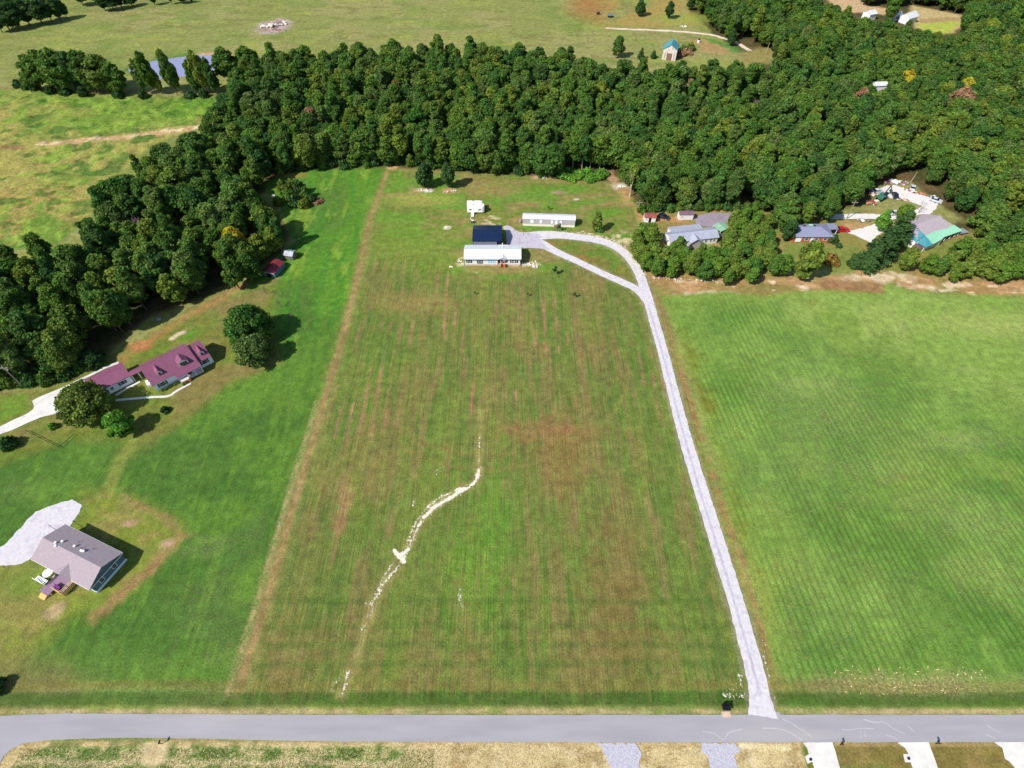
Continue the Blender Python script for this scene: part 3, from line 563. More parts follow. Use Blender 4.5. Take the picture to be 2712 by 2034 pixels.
c5 = crop(2112,400,600); cQ = crop(2280,460,220)
sheet('gravel_lot', CP(cQ,(200,520),(420,420),(620,340),(760,310),(950,310),(1150,390),(1400,480),(1700,580),(1900,690),(2050,800),(1980,950),(1850,1080),(1550,1080),(1500,1000),(1620,850),(1450,790),(1250,740),(1150,670),(960,690),(780,640),(560,640),(470,730),(330,860),(300,800),(470,570)), .026, M['gravel_white'], .3, .6, 'bright white gravel lot in a clearing of the wood')
sheet('gravel_track', ribbon(CP(c5,(300,640),(450,640),(600,636),(760,640),(900,640),(1040,625),(1200,590)), 3.2), .03, M['gravel_white'], .2, .8, 'white gravel track running behind the brick house')
sheet('gravel_track', CP(c5,(470,790),(640,750),(760,710),(850,690),(900,720),(860,780),(760,840),(710,895),(640,860),(560,820)), .034, M['gravel_white'], .2, .8, 'white gravel turning area beside the red car')
sheet('dirt_track', ribbon(DP((1308,61),(1350,63),(1400,65),(1450,67),(1500,71),(1540,76),(1560,82),(1590,92),(1610,104),(1620,110)), 2.6), .05, M['dirt_track'], .4, 1.5, 'pale dirt farm track in the far pasture')
# pond
m, n, b = nodes('pond_water'); b.inputs['Base Color'].default_value = lin((140,142,176))+(1,); b.inputs['Roughness'].default_value = .12; b.inputs['Specular IOR Level'].default_value = .8
t = n.nodes.new('ShaderNodeTexNoise'); t.inputs['Scale'].default_value = .6; bu = n.nodes.new('ShaderNodeBump'); bu.inputs['Strength'].default_value = .06; n.links.new(t.outputs[0], bu.inputs['Height']); n.links.new(bu.outputs[0], b.inputs['Normal'])
M['water'] = m
sheet('pond_water', DP((268,152),(296,136),(345,126),(420,116),(460,115),(500,119),(502,132),(470,156),(430,172),(330,180),(296,178)), -.25, M['water'], .5, 2.0, 'lilac-grey farm pond behind a row of trees')
# ================================================================ vegetation
def leaf_mat(name, stops, gain=1.0, trans=.30):
    m, n, b = nodes(name); N = n.nodes.new; L = n.links.new
    oi = N('ShaderNodeObjectInfo'); r = N('ShaderNodeValToRGB'); e = r.color_ramp.elements
    while len(e) < len(stops): e.new(.5)
    for i, c in enumerate(stops): e[i].position = i/(max(1,len(stops)-1)); e[i].color = tuple(v*gain for v in lin(c))+(1,)
    L(oi.outputs['Random'], r.inputs[0])
    a = N('ShaderNodeAttribute'); a.attribute_name = 'leaf'
    hs = N('ShaderNodeHueSaturation'); L(r.outputs[0], hs.inputs['Color'])
    sp = N('ShaderNodeSeparateColor'); L(a.outputs['Color'], sp.inputs[0])
    L(sp.outputs[0], hs.inputs['Value']); L(sp.outputs[1], hs.inputs['Hue'])
    L(hs.outputs[0], b.inputs['Base Color']); b.inputs['Roughness'].default_value = .75; b.inputs['Specular IOR Level'].default_value = .12
    tr = N('ShaderNodeBsdfTranslucent'); L(hs.outputs[0], tr.inputs[0]); mx = N('ShaderNodeMixShader'); mx.inputs[0].default_value = trans
    L(b.outputs[0], mx.inputs[1]); L(tr.outputs[0], mx.inputs[2]); L(mx.outputs[0], n.nodes['Material Output'].inputs[0]); return m
LG = 1.62
M['leaf'] = leaf_mat('leaves_green', [(58,84,34),(74,100,38),(50,78,36),(84,104,38),(62,92,40),(92,106,40),(48,76,38),(70,98,34),(80,98,50),(56,88,34)], LG)
M['leaf_bright'] = leaf_mat('leaves_bright', [(76,116,40),(82,118,42)], LG)
M['leaf_olive'] = leaf_mat('leaves_olive', [(82,102,40),(88,100,44),(80,98,40)], LG)
M['leaf_yellow'] = leaf_mat('leaves_yellow', [(148,136,36),(136,132,42)], LG)
M['leaf_lime'] = leaf_mat('leaves_lime', [(98,118,44),(106,118,44)], LG)
M['leaf_brown'] = leaf_mat('leaves_brown', [(120,88,66),(116,92,70)], LG, .1)
M['leaf_dark'] = leaf_mat('leaves_dark', [(50,76,38),(44,68,34),(58,82,42)], LG)
M['leaf_orange'] = leaf_mat('leaves_orange', [(104,92,42),(108,86,42)], LG)
M['leaf_hedge'] = leaf_mat('leaves_hedge', [(70,100,36),(82,106,38),(60,92,38),(92,106,42),(66,94,34)], LG)

def add_leaf_attr(me, val, hue):
    n = len(me.vertices); a = me.color_attributes.new('leaf', 'FLOAT_COLOR', 'POINT')
    c = np.ones((n,4), np.float32); c[:,0] = val; c[:,1] = hue; c[:,2] = 0; a.data.foreach_set('color', c.ravel())
def quads_mesh(name, P, Nn, S, val, hue, rs, core=None):
    k = len(P); t = rs.normal(size=(k,3)); t -= (t*Nn).sum(1,keepdims=True)*Nn; t /= np.linalg.norm(t,axis=1,keepdims=True)+1e-9
    b = np.cross(Nn, t); asp = rs.uniform(.55,1.0,(k,1)); S = S.reshape(-1,1)
    bend = Nn*S*.18
    v = np.stack([P-t*S-b*S*asp*.5-bend, P+b*S*asp-b*0-t*S*.1, P+t*S-b*S*asp*.2-bend, P-b*S*asp-t*S*.2],1).reshape(-1,3)
    q = np.arange(4*k).reshape(-1,4)[:, [0,3,2,1]]; vals = np.repeat(val,4); hues = np.repeat(hue,4)
    vs = [v]; faces = [q.tolist()]
    allf = q.tolist(); nv = 4*k
    if core is not None:
        cv, cf = core; v = np.concatenate([v, cv]); allf += (np.array(cf)+nv).tolist(); vals = np.concatenate([vals, np.full(len(cv), .82)]); hues = np.concatenate([hues, np.full(len(cv), .5)])
    me = bpy.data.meshes.new(name); me.from_pydata(v.tolist(), [], allf); add_leaf_attr(me, vals, hues); me.update(); return me
def ico():
    b = bmesh.new(); bmesh.ops.create_icosphere(b, subdivisions=1, radius=1.0); v = np.array([x.co[:] for x in b.verts]); f = [[x.index for x in g.verts] for g in b.faces]; b.free(); return v, f
ICO = ico()
def crown(name, Rr, z0, z1, nl, nq, qs, seed, shape='round', lob=.42, gap=0.0):
    """leafy crown: lobes spread through the volume, leaf-clump faces over every lobe"""
    rs = np.random.RandomState(seed); Hc = z1-z0; C = []; Rl = []
    tries = 0
    while len(C) < nl and tries < 4000:
        tries += 1
        u = rs.uniform(0,1); ang = rs.uniform(0,2*math.pi)
        if shape == 'round': prof = math.sqrt(max(0,1-(2*u-.85)**2/1.35)); 
        elif shape == 'dome': prof = math.sqrt(max(0.05,1-u**2.2))
        elif shape == 'tall': prof = min(1, .35+1.9*u)*math.sqrt(max(0,1.05-u**2.4))
        elif shape == 'cone': prof = max(.08,(1-u))**.8
        else: prof = math.sqrt(max(0,1-(2*u-1)**2))
        lr = Rr*lob*rs.uniform(.65,1.2)*(1.0 if shape != 'cone' else (.45+.7*(1-u)))
        rad = max(0, Rr*prof - lr*.75)*math.sqrt(rs.uniform(.12,1.0))
        c = np.array([rad*math.cos(ang), rad*math.sin(ang), z0 + lr*.5 + u*(Hc-lr*1.3)])
        if all(np.linalg.norm((c-d)*np.array([1,1,.8])) > .55*(lr+r2)*.8 for d, r2 in zip(C,Rl)): C.append(c); Rl.append(lr)
    C = np.array(C); Rl = np.array(Rl); k = len(C); cen = np.array([0,0,z0+Hc*.35])
    pr = Rl**2; idx = rs.choice(k, nq*2, p=pr/pr.sum())
    d = rs.normal(size=(nq*2,3)); d[:,2] = d[:,2]*.85+.35; d /= np.linalg.norm(d,axis=1,keepdims=True)
    wob = rs.uniform(.66,1.36,(nq*2,1)); P = C[idx] + d*Rl[idx][:,None]*wob*np.array([1,1,.82])
    keep = np.ones(len(P), bool)
    for j in range(k):
        dd = np.linalg.norm((P-C[j])/np.array([1,1,.82]),axis=1); keep &= (idx == j) | (dd > Rl[j]*.86)
    P = P[keep][:nq]; d = d[keep][:nq]; idx = idx[keep][:nq]
    out = P-cen; out /= np.linalg.norm(out,axis=1,keepdims=True)+1e-9
    Nn = d*.50 + out*.55 + rs.normal(size=P.shape)*.60; Nn /= np.linalg.norm(Nn,axis=1,keepdims=True)
    S = qs*rs.uniform(.5,1.25,len(P)); lv = rs.uniform(.80,1.22,k); lh = rs.uniform(.488,.512,k)
    val = lv[idx]*rs.uniform(.60,1.40,len(P)); hue = lh[idx] + rs.uniform(-.012,.012,len(P))
    cv = []; cf = []
    for j in range(k):
        if gap and rs.rand() < gap: continue
        b0 = len(cv)*len(ICO[0]); cv.append(C[j] + ICO[0]*Rl[j]*.70*np.array([1,1,.82])*rs.uniform(.85,1.08,(len(ICO[0]),1))); cf += [[a+b0 for a in f] for f in ICO[1]]
    return quads_mesh(name, P, Nn, S, val, hue, rs, (np.concatenate(cv), cf))
def pine_crown(name, Rr, z0, z1, nq, qs, seed):
    rs = np.random.RandomState(seed); P = []; Nn = []; n_w = 11
    for w_ in range(n_w):
        u = w_/(n_w-1); z = z0+(z1-z0)*u; rr = Rr*(1-u)**.75*rs.uniform(.8,1.1)+.3; nb = int(7-3*u)
        for k in range(nb):
            a = rs.uniform(0,6.28); m = int(nq/n_w/nb*1.3)
            t = rs.uniform(.15,1,m)**.7*rr; sp = rs.normal(size=(m,3))*np.array([.5,.5,.28])*(.5+t[:,None]/rr)
            P.append(np.stack([np.cos(a)*t, np.sin(a)*t, z - t*.12+0*t],1)+sp*qs*1.6); Nn.append(np.stack([np.cos(a)*.5+0*t, np.sin(a)*.5+0*t, np.ones(m)],1)+rs.normal(size=(m,3))*.4)
    P = np.concatenate(P); Nn = np.concatenate(Nn); Nn /= np.linalg.norm(Nn,axis=1,keepdims=True)
    return quads_mesh(name, P, Nn, qs*rs.uniform(.5,1.2,len(P)), rs.uniform(.75,1.25,len(P)), .5+rs.uniform(-.012,.012,len(P)), rs)
def trunk_mesh(name, h, r, top, seed, nb=5, spread=2.2, lean=0.0):
    rnd = random.Random(seed); mb = MB(); p = Vector((0,0,-.3)); segs = 4; q = [p]
    for i in range(1,segs+1): q.append(Vector((rnd.uniform(-.15,.15)+lean*i/segs, rnd.uniform(-.15,.15), h*i/segs)))
    for i in range(segs): mb.tube(q[i], q[i+1], r*(1-.2*i), r*(1-.2*(i+1)), 7)
    for k in range(nb):
        a = rnd.uniform(0,6.28); s = q[-1]*rnd.uniform(.55,1.0); e = Vector((s.x+math.cos(a)*spread*rnd.uniform(.5,1), s.y+math.sin(a)*spread*rnd.uniform(.5,1), min(top, s.z+rnd.uniform(1,3)))); mb.tube(s, e, r*.42, r*.12, 5)
    me = bpy.data.meshes.new(name); me.from_pydata([tuple(v) for v in mb.v], [], mb.f); me.update(); return me
def bare_mesh(name, h, spread, seed, dens=1.0):
    """leafless crown: forking limbs down to fine twigs"""
    rnd = random.Random(seed); mb = MB()
    def grow(p, d, ln, r, lv):
        e = p + d*ln; mb.tube(p, e, r, r*.62, 4 if lv else 6, cap=False)
        if lv >= 4: return
        for k in range(int((3 if lv < 2 else 4)*dens+.5)):
            dd = (d + Vector((rnd.uniform(-1,1), rnd.uniform(-1,1), rnd.uniform(-.25,.8)))*(.62*spread)).normalized()
            grow(p + (e-p)*rnd.uniform(.55,1), dd, ln*rnd.uniform(.55,.8), r*.5, lv+1)
    grow(Vector((0,0,-.2)), Vector((.03,.02,1)).normalized(), h*.36, h*.022+.05, 0)
    me = bpy.data.meshes.new(name); me.from_pydata([tuple(v) for v in mb.v], [], mb.f); me.update(); return me

# library of kinds: (crown mesh, trunk mesh) of unit trees; leaf material is set per object slot
LIB = {}
def lib(key, cm, tm): LIB[key] = (cm, tm)
def setm(me, m): me.materials.clear(); me.materials.append(m); return me
NV = 9
for i in range(NV):
    sh = ['round','dome','round','tall','round','dome','tall','round','tall'][i]
    r_ = [3.6,4.1,3.3,2.5,3.9,3.5,2.7,4.3,2.4][i]; h_ = [11.5,11,12.5,13.5,12,10.5,13,12.5,14][i]
    c_ = crown('foliage', r_*1.04, h_*.18, h_, [40,44,38,30,46,40,30,50,28][i], 5200, .35, 100+i, sh, .27 if sh != 'tall' else .38)
    lib('wood%d' % i, setm(c_, M['leaf']), setm(trunk_mesh('trunk', h_*.7, .24, h_*.9, 200+i), M['bark']))
for i in range(3):
    c_ = crown('foliage', [6.6,5.2,4.3][i], [2.0,1.2,1.6][i], [11,9.5,8][i], [60,46,36][i], [9000,7000,5600][i], .36, 300+i, 'dome', .22)
    lib('yard%d' % i, setm(c_, M['leaf_olive']), setm(trunk_mesh('trunk', 6.0, .42, 8.5, 310+i, 8, 4.0), M['bark']))
for i in range(4):
    c_ = crown('foliage', [2.9,2.5,2.7,2.3][i], 1.0, [7.5,7.0,8.2,7.6][i], 30, 3400, .30, 400+i, ['round','dome','tall','round'][i], .31)
    lib('orchard%d' % i, setm(c_, M['leaf_hedge']), setm(trunk_mesh('trunk', 4.5, .2, 6, 410+i), M['bark']))
for i in range(4):
    c_ = crown('foliage', [1.0,1.15,.95,1.05][i], -.05, [1.25,1.0,1.5,1.15][i], 9, 520, .20, 500+i, 'dome', .48)
    lib('bush%d' % i, setm(c_, M['leaf']), None)
lib('pine', setm(pine_crown('foliage', 3.6, 2.0, 12.5, 3200, .42, 601), M['leaf_dark']), setm(trunk_mesh('trunk', 11.5, .25, 12, 602, 0), M['bark']))
lib('cedar', setm(crown('foliage', 1.9, .3, 7.0, 22, 2200, .30, 603, 'cone', .42), M['leaf_dark']), setm(trunk_mesh('trunk', 4, .18, 5, 604, 0), M['bark']))
lib('slim', setm(crown('foliage', 2.4, 2.6, 11.5, 24, 2400, .32, 605, 'round', .36), M['leaf']), setm(trunk_mesh('trunk', 9, .16, 10, 606, 2, 1.0), M['pale_bark']))
lib('sparse', setm(crown('foliage', 1.9, 5.5, 10.5, 9, 520, .30, 607, 'round', .42, gap=1.0 if False else .6), M['leaf_lime']), setm(bare_mesh('trunk', 11, .75, 608, .8), M['pale_bark']))
lib('bare', None, setm(bare_mesh('branches', 9.0, 1.0, 609, 1.0), M['grey_twig']))
lib('bare2', None, setm(bare_mesh('branches', 9.0, 1.15, 611, 1.0), M['grey_twig']))
lib('sapling', setm(crown('foliage', .55, .7, 2.4, 6, 160, .16, 610, 'tall', .5), M['leaf']), setm(trunk_mesh('trunk', 1.6, .04, 2, 612, 1, .3), M['bark']))
KINDNAME = {'pine':'pine_tree','cedar':'cedar_tree','sapling':'sapling'}
TREES = []
def plant(key, loc, label, group=None, scale=1.0, zs=None, rz=None, leafmat=None, name=None, cat=None, rnd=random.Random(99), barkmat=None, tilt=0):
    cm, tm = LIB[key]; rz = rnd.uniform(0,6.28) if rz is None else rz
    nm = name or ('shrub' if key.startswith('bush') else KINDNAME.get(key, 'tree')); ct = cat or ('shrub' if key.startswith('bush') else 'tree')
    r = empty(nm, (loc[0], loc[1], 0), rz, label, ct, group); r.scale = (scale, scale, zs or scale)
    if tilt: r.rotation_euler = (R(tilt), 0, rz)
    if cm:
        c = link_mesh('foliage', cm, r)
        if leafmat is not None: c.material_slots[0].link = 'OBJECT'; c.material_slots[0].material = leafmat
    if tm:
        t = link_mesh('branches' if key.startswith('bare') else 'trunk', tm, r)
        if barkmat is not None: t.material_slots[0].link = 'OBJECT'; t.material_slots[0].material = barkmat
    TREES.append(r); return r

# ---- where the woods stand: outlines of the woods as surveyed, in photo units
def P_(*p): return np.array([(a*1.226, b*1.226) for a, b in p])
WOOD = P_((-150,580),(0,552),(60,538),(130,524),(167,498),(177,472),(207,442),(217,402),(238,387),(272,347),(342,302),(402,280),(440,267),(463,225),(476,205),(480,190),(502,152),(532,116),(590,116),(650,110),(700,114),(740,102),(800,97),(880,92),(960,98),(1060,101),(1180,106),(1250,112),(1285,119),(1295,140),(1320,136),(1400,142),(1440,152),(1470,152),(1520,140),(1560,128),(1590,137),(1640,118),(1660,100),(1640,100),(1612,92),(1575,92),(1548,68),(1528,44),(1492,18),(1480,-70),(2420,-70),(2420,548),(2212,545),(2125,538),(2108,505),(2100,472),(2060,470),(2030,465),(2030,430),(1997,412),(1960,388),(1922,386),(1900,402),(1880,425),(1880,440),(1795,456),(1790,478),(1750,480),(1738,500),(1690,500),(1652,462),(1620,452),(1530,456),(1460,456),(1400,452),(1375,440),(1352,425),(1355,395),(1312,380),(1204,380),(1145,378),(1060,374),(1020,370),(904,362),(840,358),(750,366),(664,364),(607,379),(560,410),(535,425),(575,440),(610,455),(633,490),(635,510),(612,530),(572,556),(543,570),(490,598),(439,630),(387,650),(335,672),(270,710),(232,745),(225,756),(167,800),(98,816),(0,820),(-150,835))
HEDGE = P_((1945,590),(1938,548),(1955,538),(2020,545),(2050,530),(2080,524),(2120,505),(2130,500),(2212,512),(2420,505),(2420,612),(2212,612),(2142,612),(2032,606),(1960,594))
ORCH = [P_((1368,478),(1416,478),(1426,506),(1476,520),(1486,560),(1484,590),(1462,616),(1432,604),(1392,600),(1366,565)), P_((1474,580),(1496,536),(1546,528),(1566,490),(1588,452),(1630,446),(1672,474),(1672,520),(1702,560),(1706,602),(1645,618),(1600,612),(1566,622),(1530,612),(1480,606))]
HOLES = [P_((1868,448),(1880,402),(1922,382),(1965,388),(2002,410),(2036,430),(2036,464),(1990,466),(1960,472),(1900,440)),P_((1760,-20),(1822,23),(1860,44),(1900,42),(1925,32),(1925,22),(1873,12),(1790,-30)), P_((1935,24),(1960,8),(1985,12),(2035,26),(2088,34),(2088,48),(2060,66),(2020,74),(1980,58),(1940,52)),
         P_((1876,207),(1897,207),(1897,224),(1876,224)), P_((2170,462),(2200,440),(2230,430),(2230,442),(2180,466)), P_((1590,84),(1620,92),(1622,112),(1600,112),(1588,98)), P_((1600,130),(1650,108),(1690,118),(1660,142),(1610,146)),P_((1425,84),(1466,84),(1466,126),(1425,126)),P_((1858,200),(1870,196),(1872,214),(1860,214))]
def inside(px, py, poly):
    c = np.zeros(px.shape, bool); n = len(poly)
    for i in range(n):
        ax, ay = poly[i]; bx, by = poly[(i+1)%n]
        k = ((ay > py) != (by > py)); xx = (bx-ax)*(py-ay)/((by-ay) if abs(by-ay) > 1e-9 else 1e-9)+ax; c ^= k & (px < xx)
    return c
def scatter(polys, region, step, h, rad, seed, nobase=None, jit=.38):
    rs = np.random.RandomState(seed); x0, x1, y0, y1 = region
    gx, gy = np.meshgrid(np.arange(x0,x1,step), np.arange(y0,y1,step*.92)); gx = gx + (np.arange(gx.shape[0])%2)[:,None]*step*.5
    x = gx.ravel()+rs.uniform(-jit,jit,gx.size)*step; y = gy.ravel()+rs.uniform(-jit,jit,gx.size)*step
    ok = np.zeros(x.shape, bool)
    for P in polys:
        k = np.ones(x.shape, bool)
        for dx, dy, z in ((0,0,0.5),(0,0,h*.93),(-rad*.62,0,h*.6),(rad*.62,0,h*.6),(0,-rad*.5,h*.35)):
            k &= inside(*PX(x+dx, y+dy, z), P)
        ok |= k
    for P in HOLES:
        for dx, z in ((0,0),(0,h*.9),(-rad*.6,h*.6),(rad*.6,h*.6)): ok &= ~inside(*PX(x+dx, y, z), P)
    if nobase is not None: ok &= ~inside(*PX(x, y, 0.0), nobase)
    x, y = x[ok], y[ok]; px, py = PX(x, y, 6.0); vis = (px > -60) & (px < 2772) & (py > -40) & (py < 2100)
    return x[vis], y[vis], rs
fx, fy, rs = scatter([WOOD], (-330,345,70,470), 5.9, 11.5, 3.4, 5, P_((1195,366),(1275,360),(1335,368),(1348,396),(1195,392)), jit=.45)
order = np.argsort(np.hypot(fx, fy)); fx = fx[order]; fy = fy[order]
print('woodland trees', len(fx))
rnd = random.Random(3)
# named odd ones: photo place of crown middle, kind, leaf, height factor
ODD = [((497,508),'wood1',M['leaf_yellow'],1.12,'yellow-leaved tree among dark trees in the left wood'),
 ((272,458),'bare',None,1.45,'large leafless grey-purple tree at the outer edge of the left wood'),
 ((250,462),'bare2',None,1.15,'smaller leafless grey tree beside the big bare tree in the left wood'),
 ((672,258),'wood3',M['leaf_brown'],1.1,'single brown dying tree in the middle of the main wood'),
 ((2078,214),'wood7',M['leaf_brown'],1.25,'wide russet-brown tree high in the right-hand woods'),
 ((1862,208),'wood2',M['leaf_brown'],.95,'reddish brown tree above the small white roof in the right woods'),
 ((1648,210),'bare',None,1.3,'leafless grey tree in the wood below the teal-roofed barn'),
 ((1962,168),'wood4',M['leaf_yellow'],1.1,'bright yellow-green tree left of the golden one in the upper right woods'),
 ((2092,180),'wood1',M['leaf_yellow'],1.1,'golden yellow tree in the upper right woods'),
 ((2050,190),'wood0',M['leaf_lime'],1.0,'lime tree between the two yellow trees of the upper right woods'),
 ((1920,292),'wood2',M['leaf_lime'],1.05,'leftmost lime-green tree in the band above the white gravel lot'),
 ((1965,285),'wood4',M['leaf_lime'],1.05,'second lime-green tree in the band above the white gravel lot'),
 ((2012,288),'wood5',M['leaf_lime'],1.0,'rightmost lime-green tree in the band above the white gravel lot'),
 ((2140,60),'wood7',M['leaf_lime'],1.1,'pale lime tree near the top right corner of the woods'),
 ((2175,85),'wood1',M['leaf_lime'],1.1,'light green broad tree below the pale lime tree at the top right'),
 ((1488,195),'wood8',M['leaf_brown'],.9,'thin brown tree in the centre of the main wood'),
 ((1000,200),'wood0',M['leaf_lime'],1.0,'pale green-topped tree in the main wood above the mobile home'),
 ((1062,205),'wood2',M['leaf_lime'],1.05,'second pale green tree in the main wood, right of its twin'),
 ((1300,190),'wood4',M['leaf_lime'],1.0,'light-topped tree in the main wood left of the barn'),
 ((855,195),'wood3',M['leaf_orange'],1.0,'rusty-tinged tree in the main wood left of centre'),
 ((1690,110),'wood6',M['leaf_olive'],1.0,'olive tree at the wood edge right of the farm track')]
odd_xy = []
for (q, key, lm, s, lab) in ODD:
    h = 12*s; g = D(q[0], q[1], h*.72); odd_xy.append((g.x, g.y)); plant(key, g, lab, None, s, None, rnd.uniform(0,6), lm, name='bare_tree' if key.startswith('bare') else 'tree')
keep = np.ones(len(fx), bool)
for ox, oy in odd_xy: keep &= np.hypot(fx-ox, fy-oy) > 4.6
fx, fy = fx[keep], fy[keep]
N_IND = 160
def zone(x, y):
    if x < -20 and y < 205: return ('left wood behind the red-roofed house' if y < 125 else 'left wood around the red-roofed barn' if y < 165 else 'upper part of the left wood'), 'left'
    if x < 45: return 'front of the main wood behind the mown field', 'main'
    if x < 110: return 'wood behind the white house with the grey metal roof', 'right'
    return 'wood behind the brick house and the gravel lot', 'far right'
adj = ['dark green','green','deep green','mid green','dark green']
SH = {'wood0':'rounded','wood1':'domed broad','wood2':'rounded tall','wood3':'narrow upright','wood4':'wide rounded','wood5':'low domed','wood6':'slender tall','wood7':'widest spreading','wood8':'slim pointed'}
for i in range(min(N_IND, len(fx))):
    key = 'wood%d' % rnd.randrange(NV); zn, zk = zone(fx[i], fy[i]); s = rnd.uniform(.82,1.38)
    plant(key, (fx[i], fy[i]), '%s broadleaf tree in the %s' % (SH[key], zn), '%s trees of the %s' % (SH[key], zn), s, s**.5*rnd.uniform(.86,1.12))
REST = (fx[N_IND:], fy[N_IND:])

# the rest of the wood: one mass, instancing the crowns and trunks built above
def wood_mass():
    x, y = REST; n = len(x); rs = np.random.RandomState(11)
    me = bpy.data.meshes.new('woodland'); me.vertices.add(n); me.vertices.foreach_set('co', np.stack([x,y,np.zeros(n)],1).astype(np.float32).ravel())
    def attr(nm, tp, v, key='value'): a = me.attributes.new(nm, tp, 'POINT'); a.data.foreach_set(key, v)
    attr('kind', 'INT', rs.randint(0,NV,n).astype(np.int32)); s = rs.uniform(.80,1.42,n)
    attr('size', 'FLOAT_VECTOR', np.stack([s,s,s**.5*rs.uniform(.84,1.12,n)],1).astype(np.float32).ravel(), 'vector')
    attr('turn', 'FLOAT_VECTOR', np.stack([0*s,0*s,rs.uniform(0,6.28,n)],1).astype(np.float32).ravel(), 'vector'); me.update()
    o = link_mesh('woodland', me); tag(o, 'continuous canopy of the far woods, dark and mid green', None, None, 'stuff')
    g = bpy.data.node_groups.new('woodland', 'GeometryNodeTree'); g.interface.new_socket('Geometry', in_out='INPUT', socket_type='NodeSocketGeometry'); g.interface.new_socket('Geometry', in_out='OUTPUT', socket_type='NodeSocketGeometry')
    N = g.nodes.new; L = g.links.new; gi = N('NodeGroupInput'); go = N('NodeGroupOutput'); ip = N('GeometryNodeInstanceOnPoints'); jn = N('GeometryNodeJoinGeometry')
    L(gi.outputs[0], ip.inputs['Points']); ip.inputs['Pick Instance'].default_value = True
    seen = {}
    for t in TREES:
        for c in t.children:
            for k in range(NV):
                if c.data in (LIB['wood%d'%k][0], LIB['wood%d'%k][1]) and (len(c.material_slots) == 0 or c.material_slots[0].link == 'DATA'): seen.setdefault((k, c.name.split('.')[0]), c)
    for k in range(NV):
        jj = N('GeometryNodeJoinGeometry')
        for part in ('foliage','trunk'):
            c = seen.get((k,part))
            if c is None: continue
            oi = N('GeometryNodeObjectInfo'); oi.transform_space = 'ORIGINAL'; oi.inputs['Object'].default_value = c; oi.inputs['As Instance'].default_value = True; L(oi.outputs['Geometry'], jj.inputs[0])
        gt = N('GeometryNodeGeometryToInstance'); L(jj.outputs[0], gt.inputs[0]); L(gt.outputs[0], jn.inputs[0])
    L(jn.outputs[0], ip.inputs['Instance'])
    for nm, sock, tp in (('kind','Instance Index','INT'),('size','Scale','FLOAT_VECTOR')):
        a = N('GeometryNodeInputNamedAttribute'); a.data_type = tp; a.inputs[0].default_value = nm; L(a.outputs[0], ip.inputs[sock])
    a = N('GeometryNodeInputNamedAttribute'); a.data_type = 'FLOAT_VECTOR'; a.inputs[0].default_value = 'turn'
    er = N('FunctionNodeEulerToRotation'); L(a.outputs[0], er.inputs[0]); L(er.outputs[0], ip.inputs['Rotation'])
    L(ip.outputs[0], go.inputs[0]); md = o.modifiers.new('canopy', 'NODES'); md.node_group = g
    return o
wood_mass()

# ---- hedge belt along the right field, and the trees round the white house
x, y, rs = scatter([HEDGE], (95,345,120,200), 5.0, 7.0, 2.5, 8, jit=.3); o_ = np.argsort(x); x, y = x[o_], y[o_]
for i in range(len(x)):
    key = 'orchard%d' % rs.randint(4); plant(key, (x[i],y[i]), '%s tree in the dense belt between the right field and the green-roofed building' % {'orchard0':'rounded','orchard1':'domed','orchard2':'taller','orchard3':'narrow'}[key], '%s trees of the belt along the right field' % {'orchard0':'rounded','orchard1':'domed','orchard2':'taller','orchard3':'narrow'}[key], rs.uniform(.9,1.15))
for j, P in enumerate(ORCH):
    x, y, rs = scatter([P], (40,110,110,180), 4.2, 6.2, 2.1, 20+j, jit=.42)
    where = 'clump beside the curve of the gravel drive' if j == 0 else 'clump hiding the front of the white house'
    for i in range(len(x)):
        key = ['orchard0','orchard1','orchard2','orchard3','wood4','wood1','wood7','wood3'][rs.randint(8)]; sh = {'orchard0':'rounded','orchard1':'domed','orchard2':'taller','orchard3':'narrow','wood4':'wide','wood1':'broad','wood7':'spreading','wood3':'upright'}[key]
        f_ = .66 if key.startswith('wood') else 1.0
        plant(key, (x[i],y[i]), '%s bright green tree in the %s' % (sh, where), '%s trees in the %s' % (sh, where), f_*rs.uniform(.92,1.25), (.58 if f_ < 1 else 1)*rs.uniform(.78,1.08), None, M['leaf_hedge'])
for i,(x_,y_) in enumerate(((-84.5,143.5),(-86.5,149),(-83.5,153.5),(-80.5,158.5),(-88,139.5),(-79,160.5))):
    plant('wood%d'%[1,4,0,5,2,3][i], (x_,y_), 'tree crowding the back of the red-roofed barn in the left wood', 'trees crowding the red-roofed barn', .92)
# ---- single trees: (base px, top px, kind, width factor, label, leaf)
NOM = {'yard0':11,'yard1':9.5,'yard2':8,'orchard0':7.5,'orchard1':7,'orchard2':8.2,'orchard3':7.6,'pine':12.5,'cedar':7,'slim':11.5,'sparse':10.5,'bare':9,'bare2':9,'sapling':2.4,'bush0':1.25,'bush1':1.0,'bush2':1.5,'bush3':1.15}
for i, hh in enumerate([11.5,11,12.5,13.5,12,10.5,13,12.5,14]): NOM['wood%d'%i] = hh
def single(base, top, key, wf, label, leaf=None, group=None, **k):
    h = height_from(base, top); z = h/NOM[key]; g = W(*base); return plant(key, g, label, group, z*wf, z, leafmat=leaf, **k)
def s_(x, yb, yt): return ((x*1.226, yb*1.226), (x*1.226, yt*1.226))
b_, t_ = s_(920,404,352); single(b_,t_,'orchard0',.95,'left of two dark trees standing alone in the back lawn on bare soil',M['leaf_dark'])
b_, t_ = s_(969,405,350); single(b_,t_,'orchard2',.85,'right of two dark trees standing alone in the back lawn on bare soil',M['leaf_dark'])
g = D(531,700,6.0); plant('yard0', g, 'big dense round tree above another in the lawn beside the left field', None, 1.08, 1.08, .4, M['leaf'])
g = D(545,757,4.4); plant('yard1', g, 'smaller round tree directly below the big one in the left lawn', None, 1.06, 1.0, 1.0, M['leaf'])
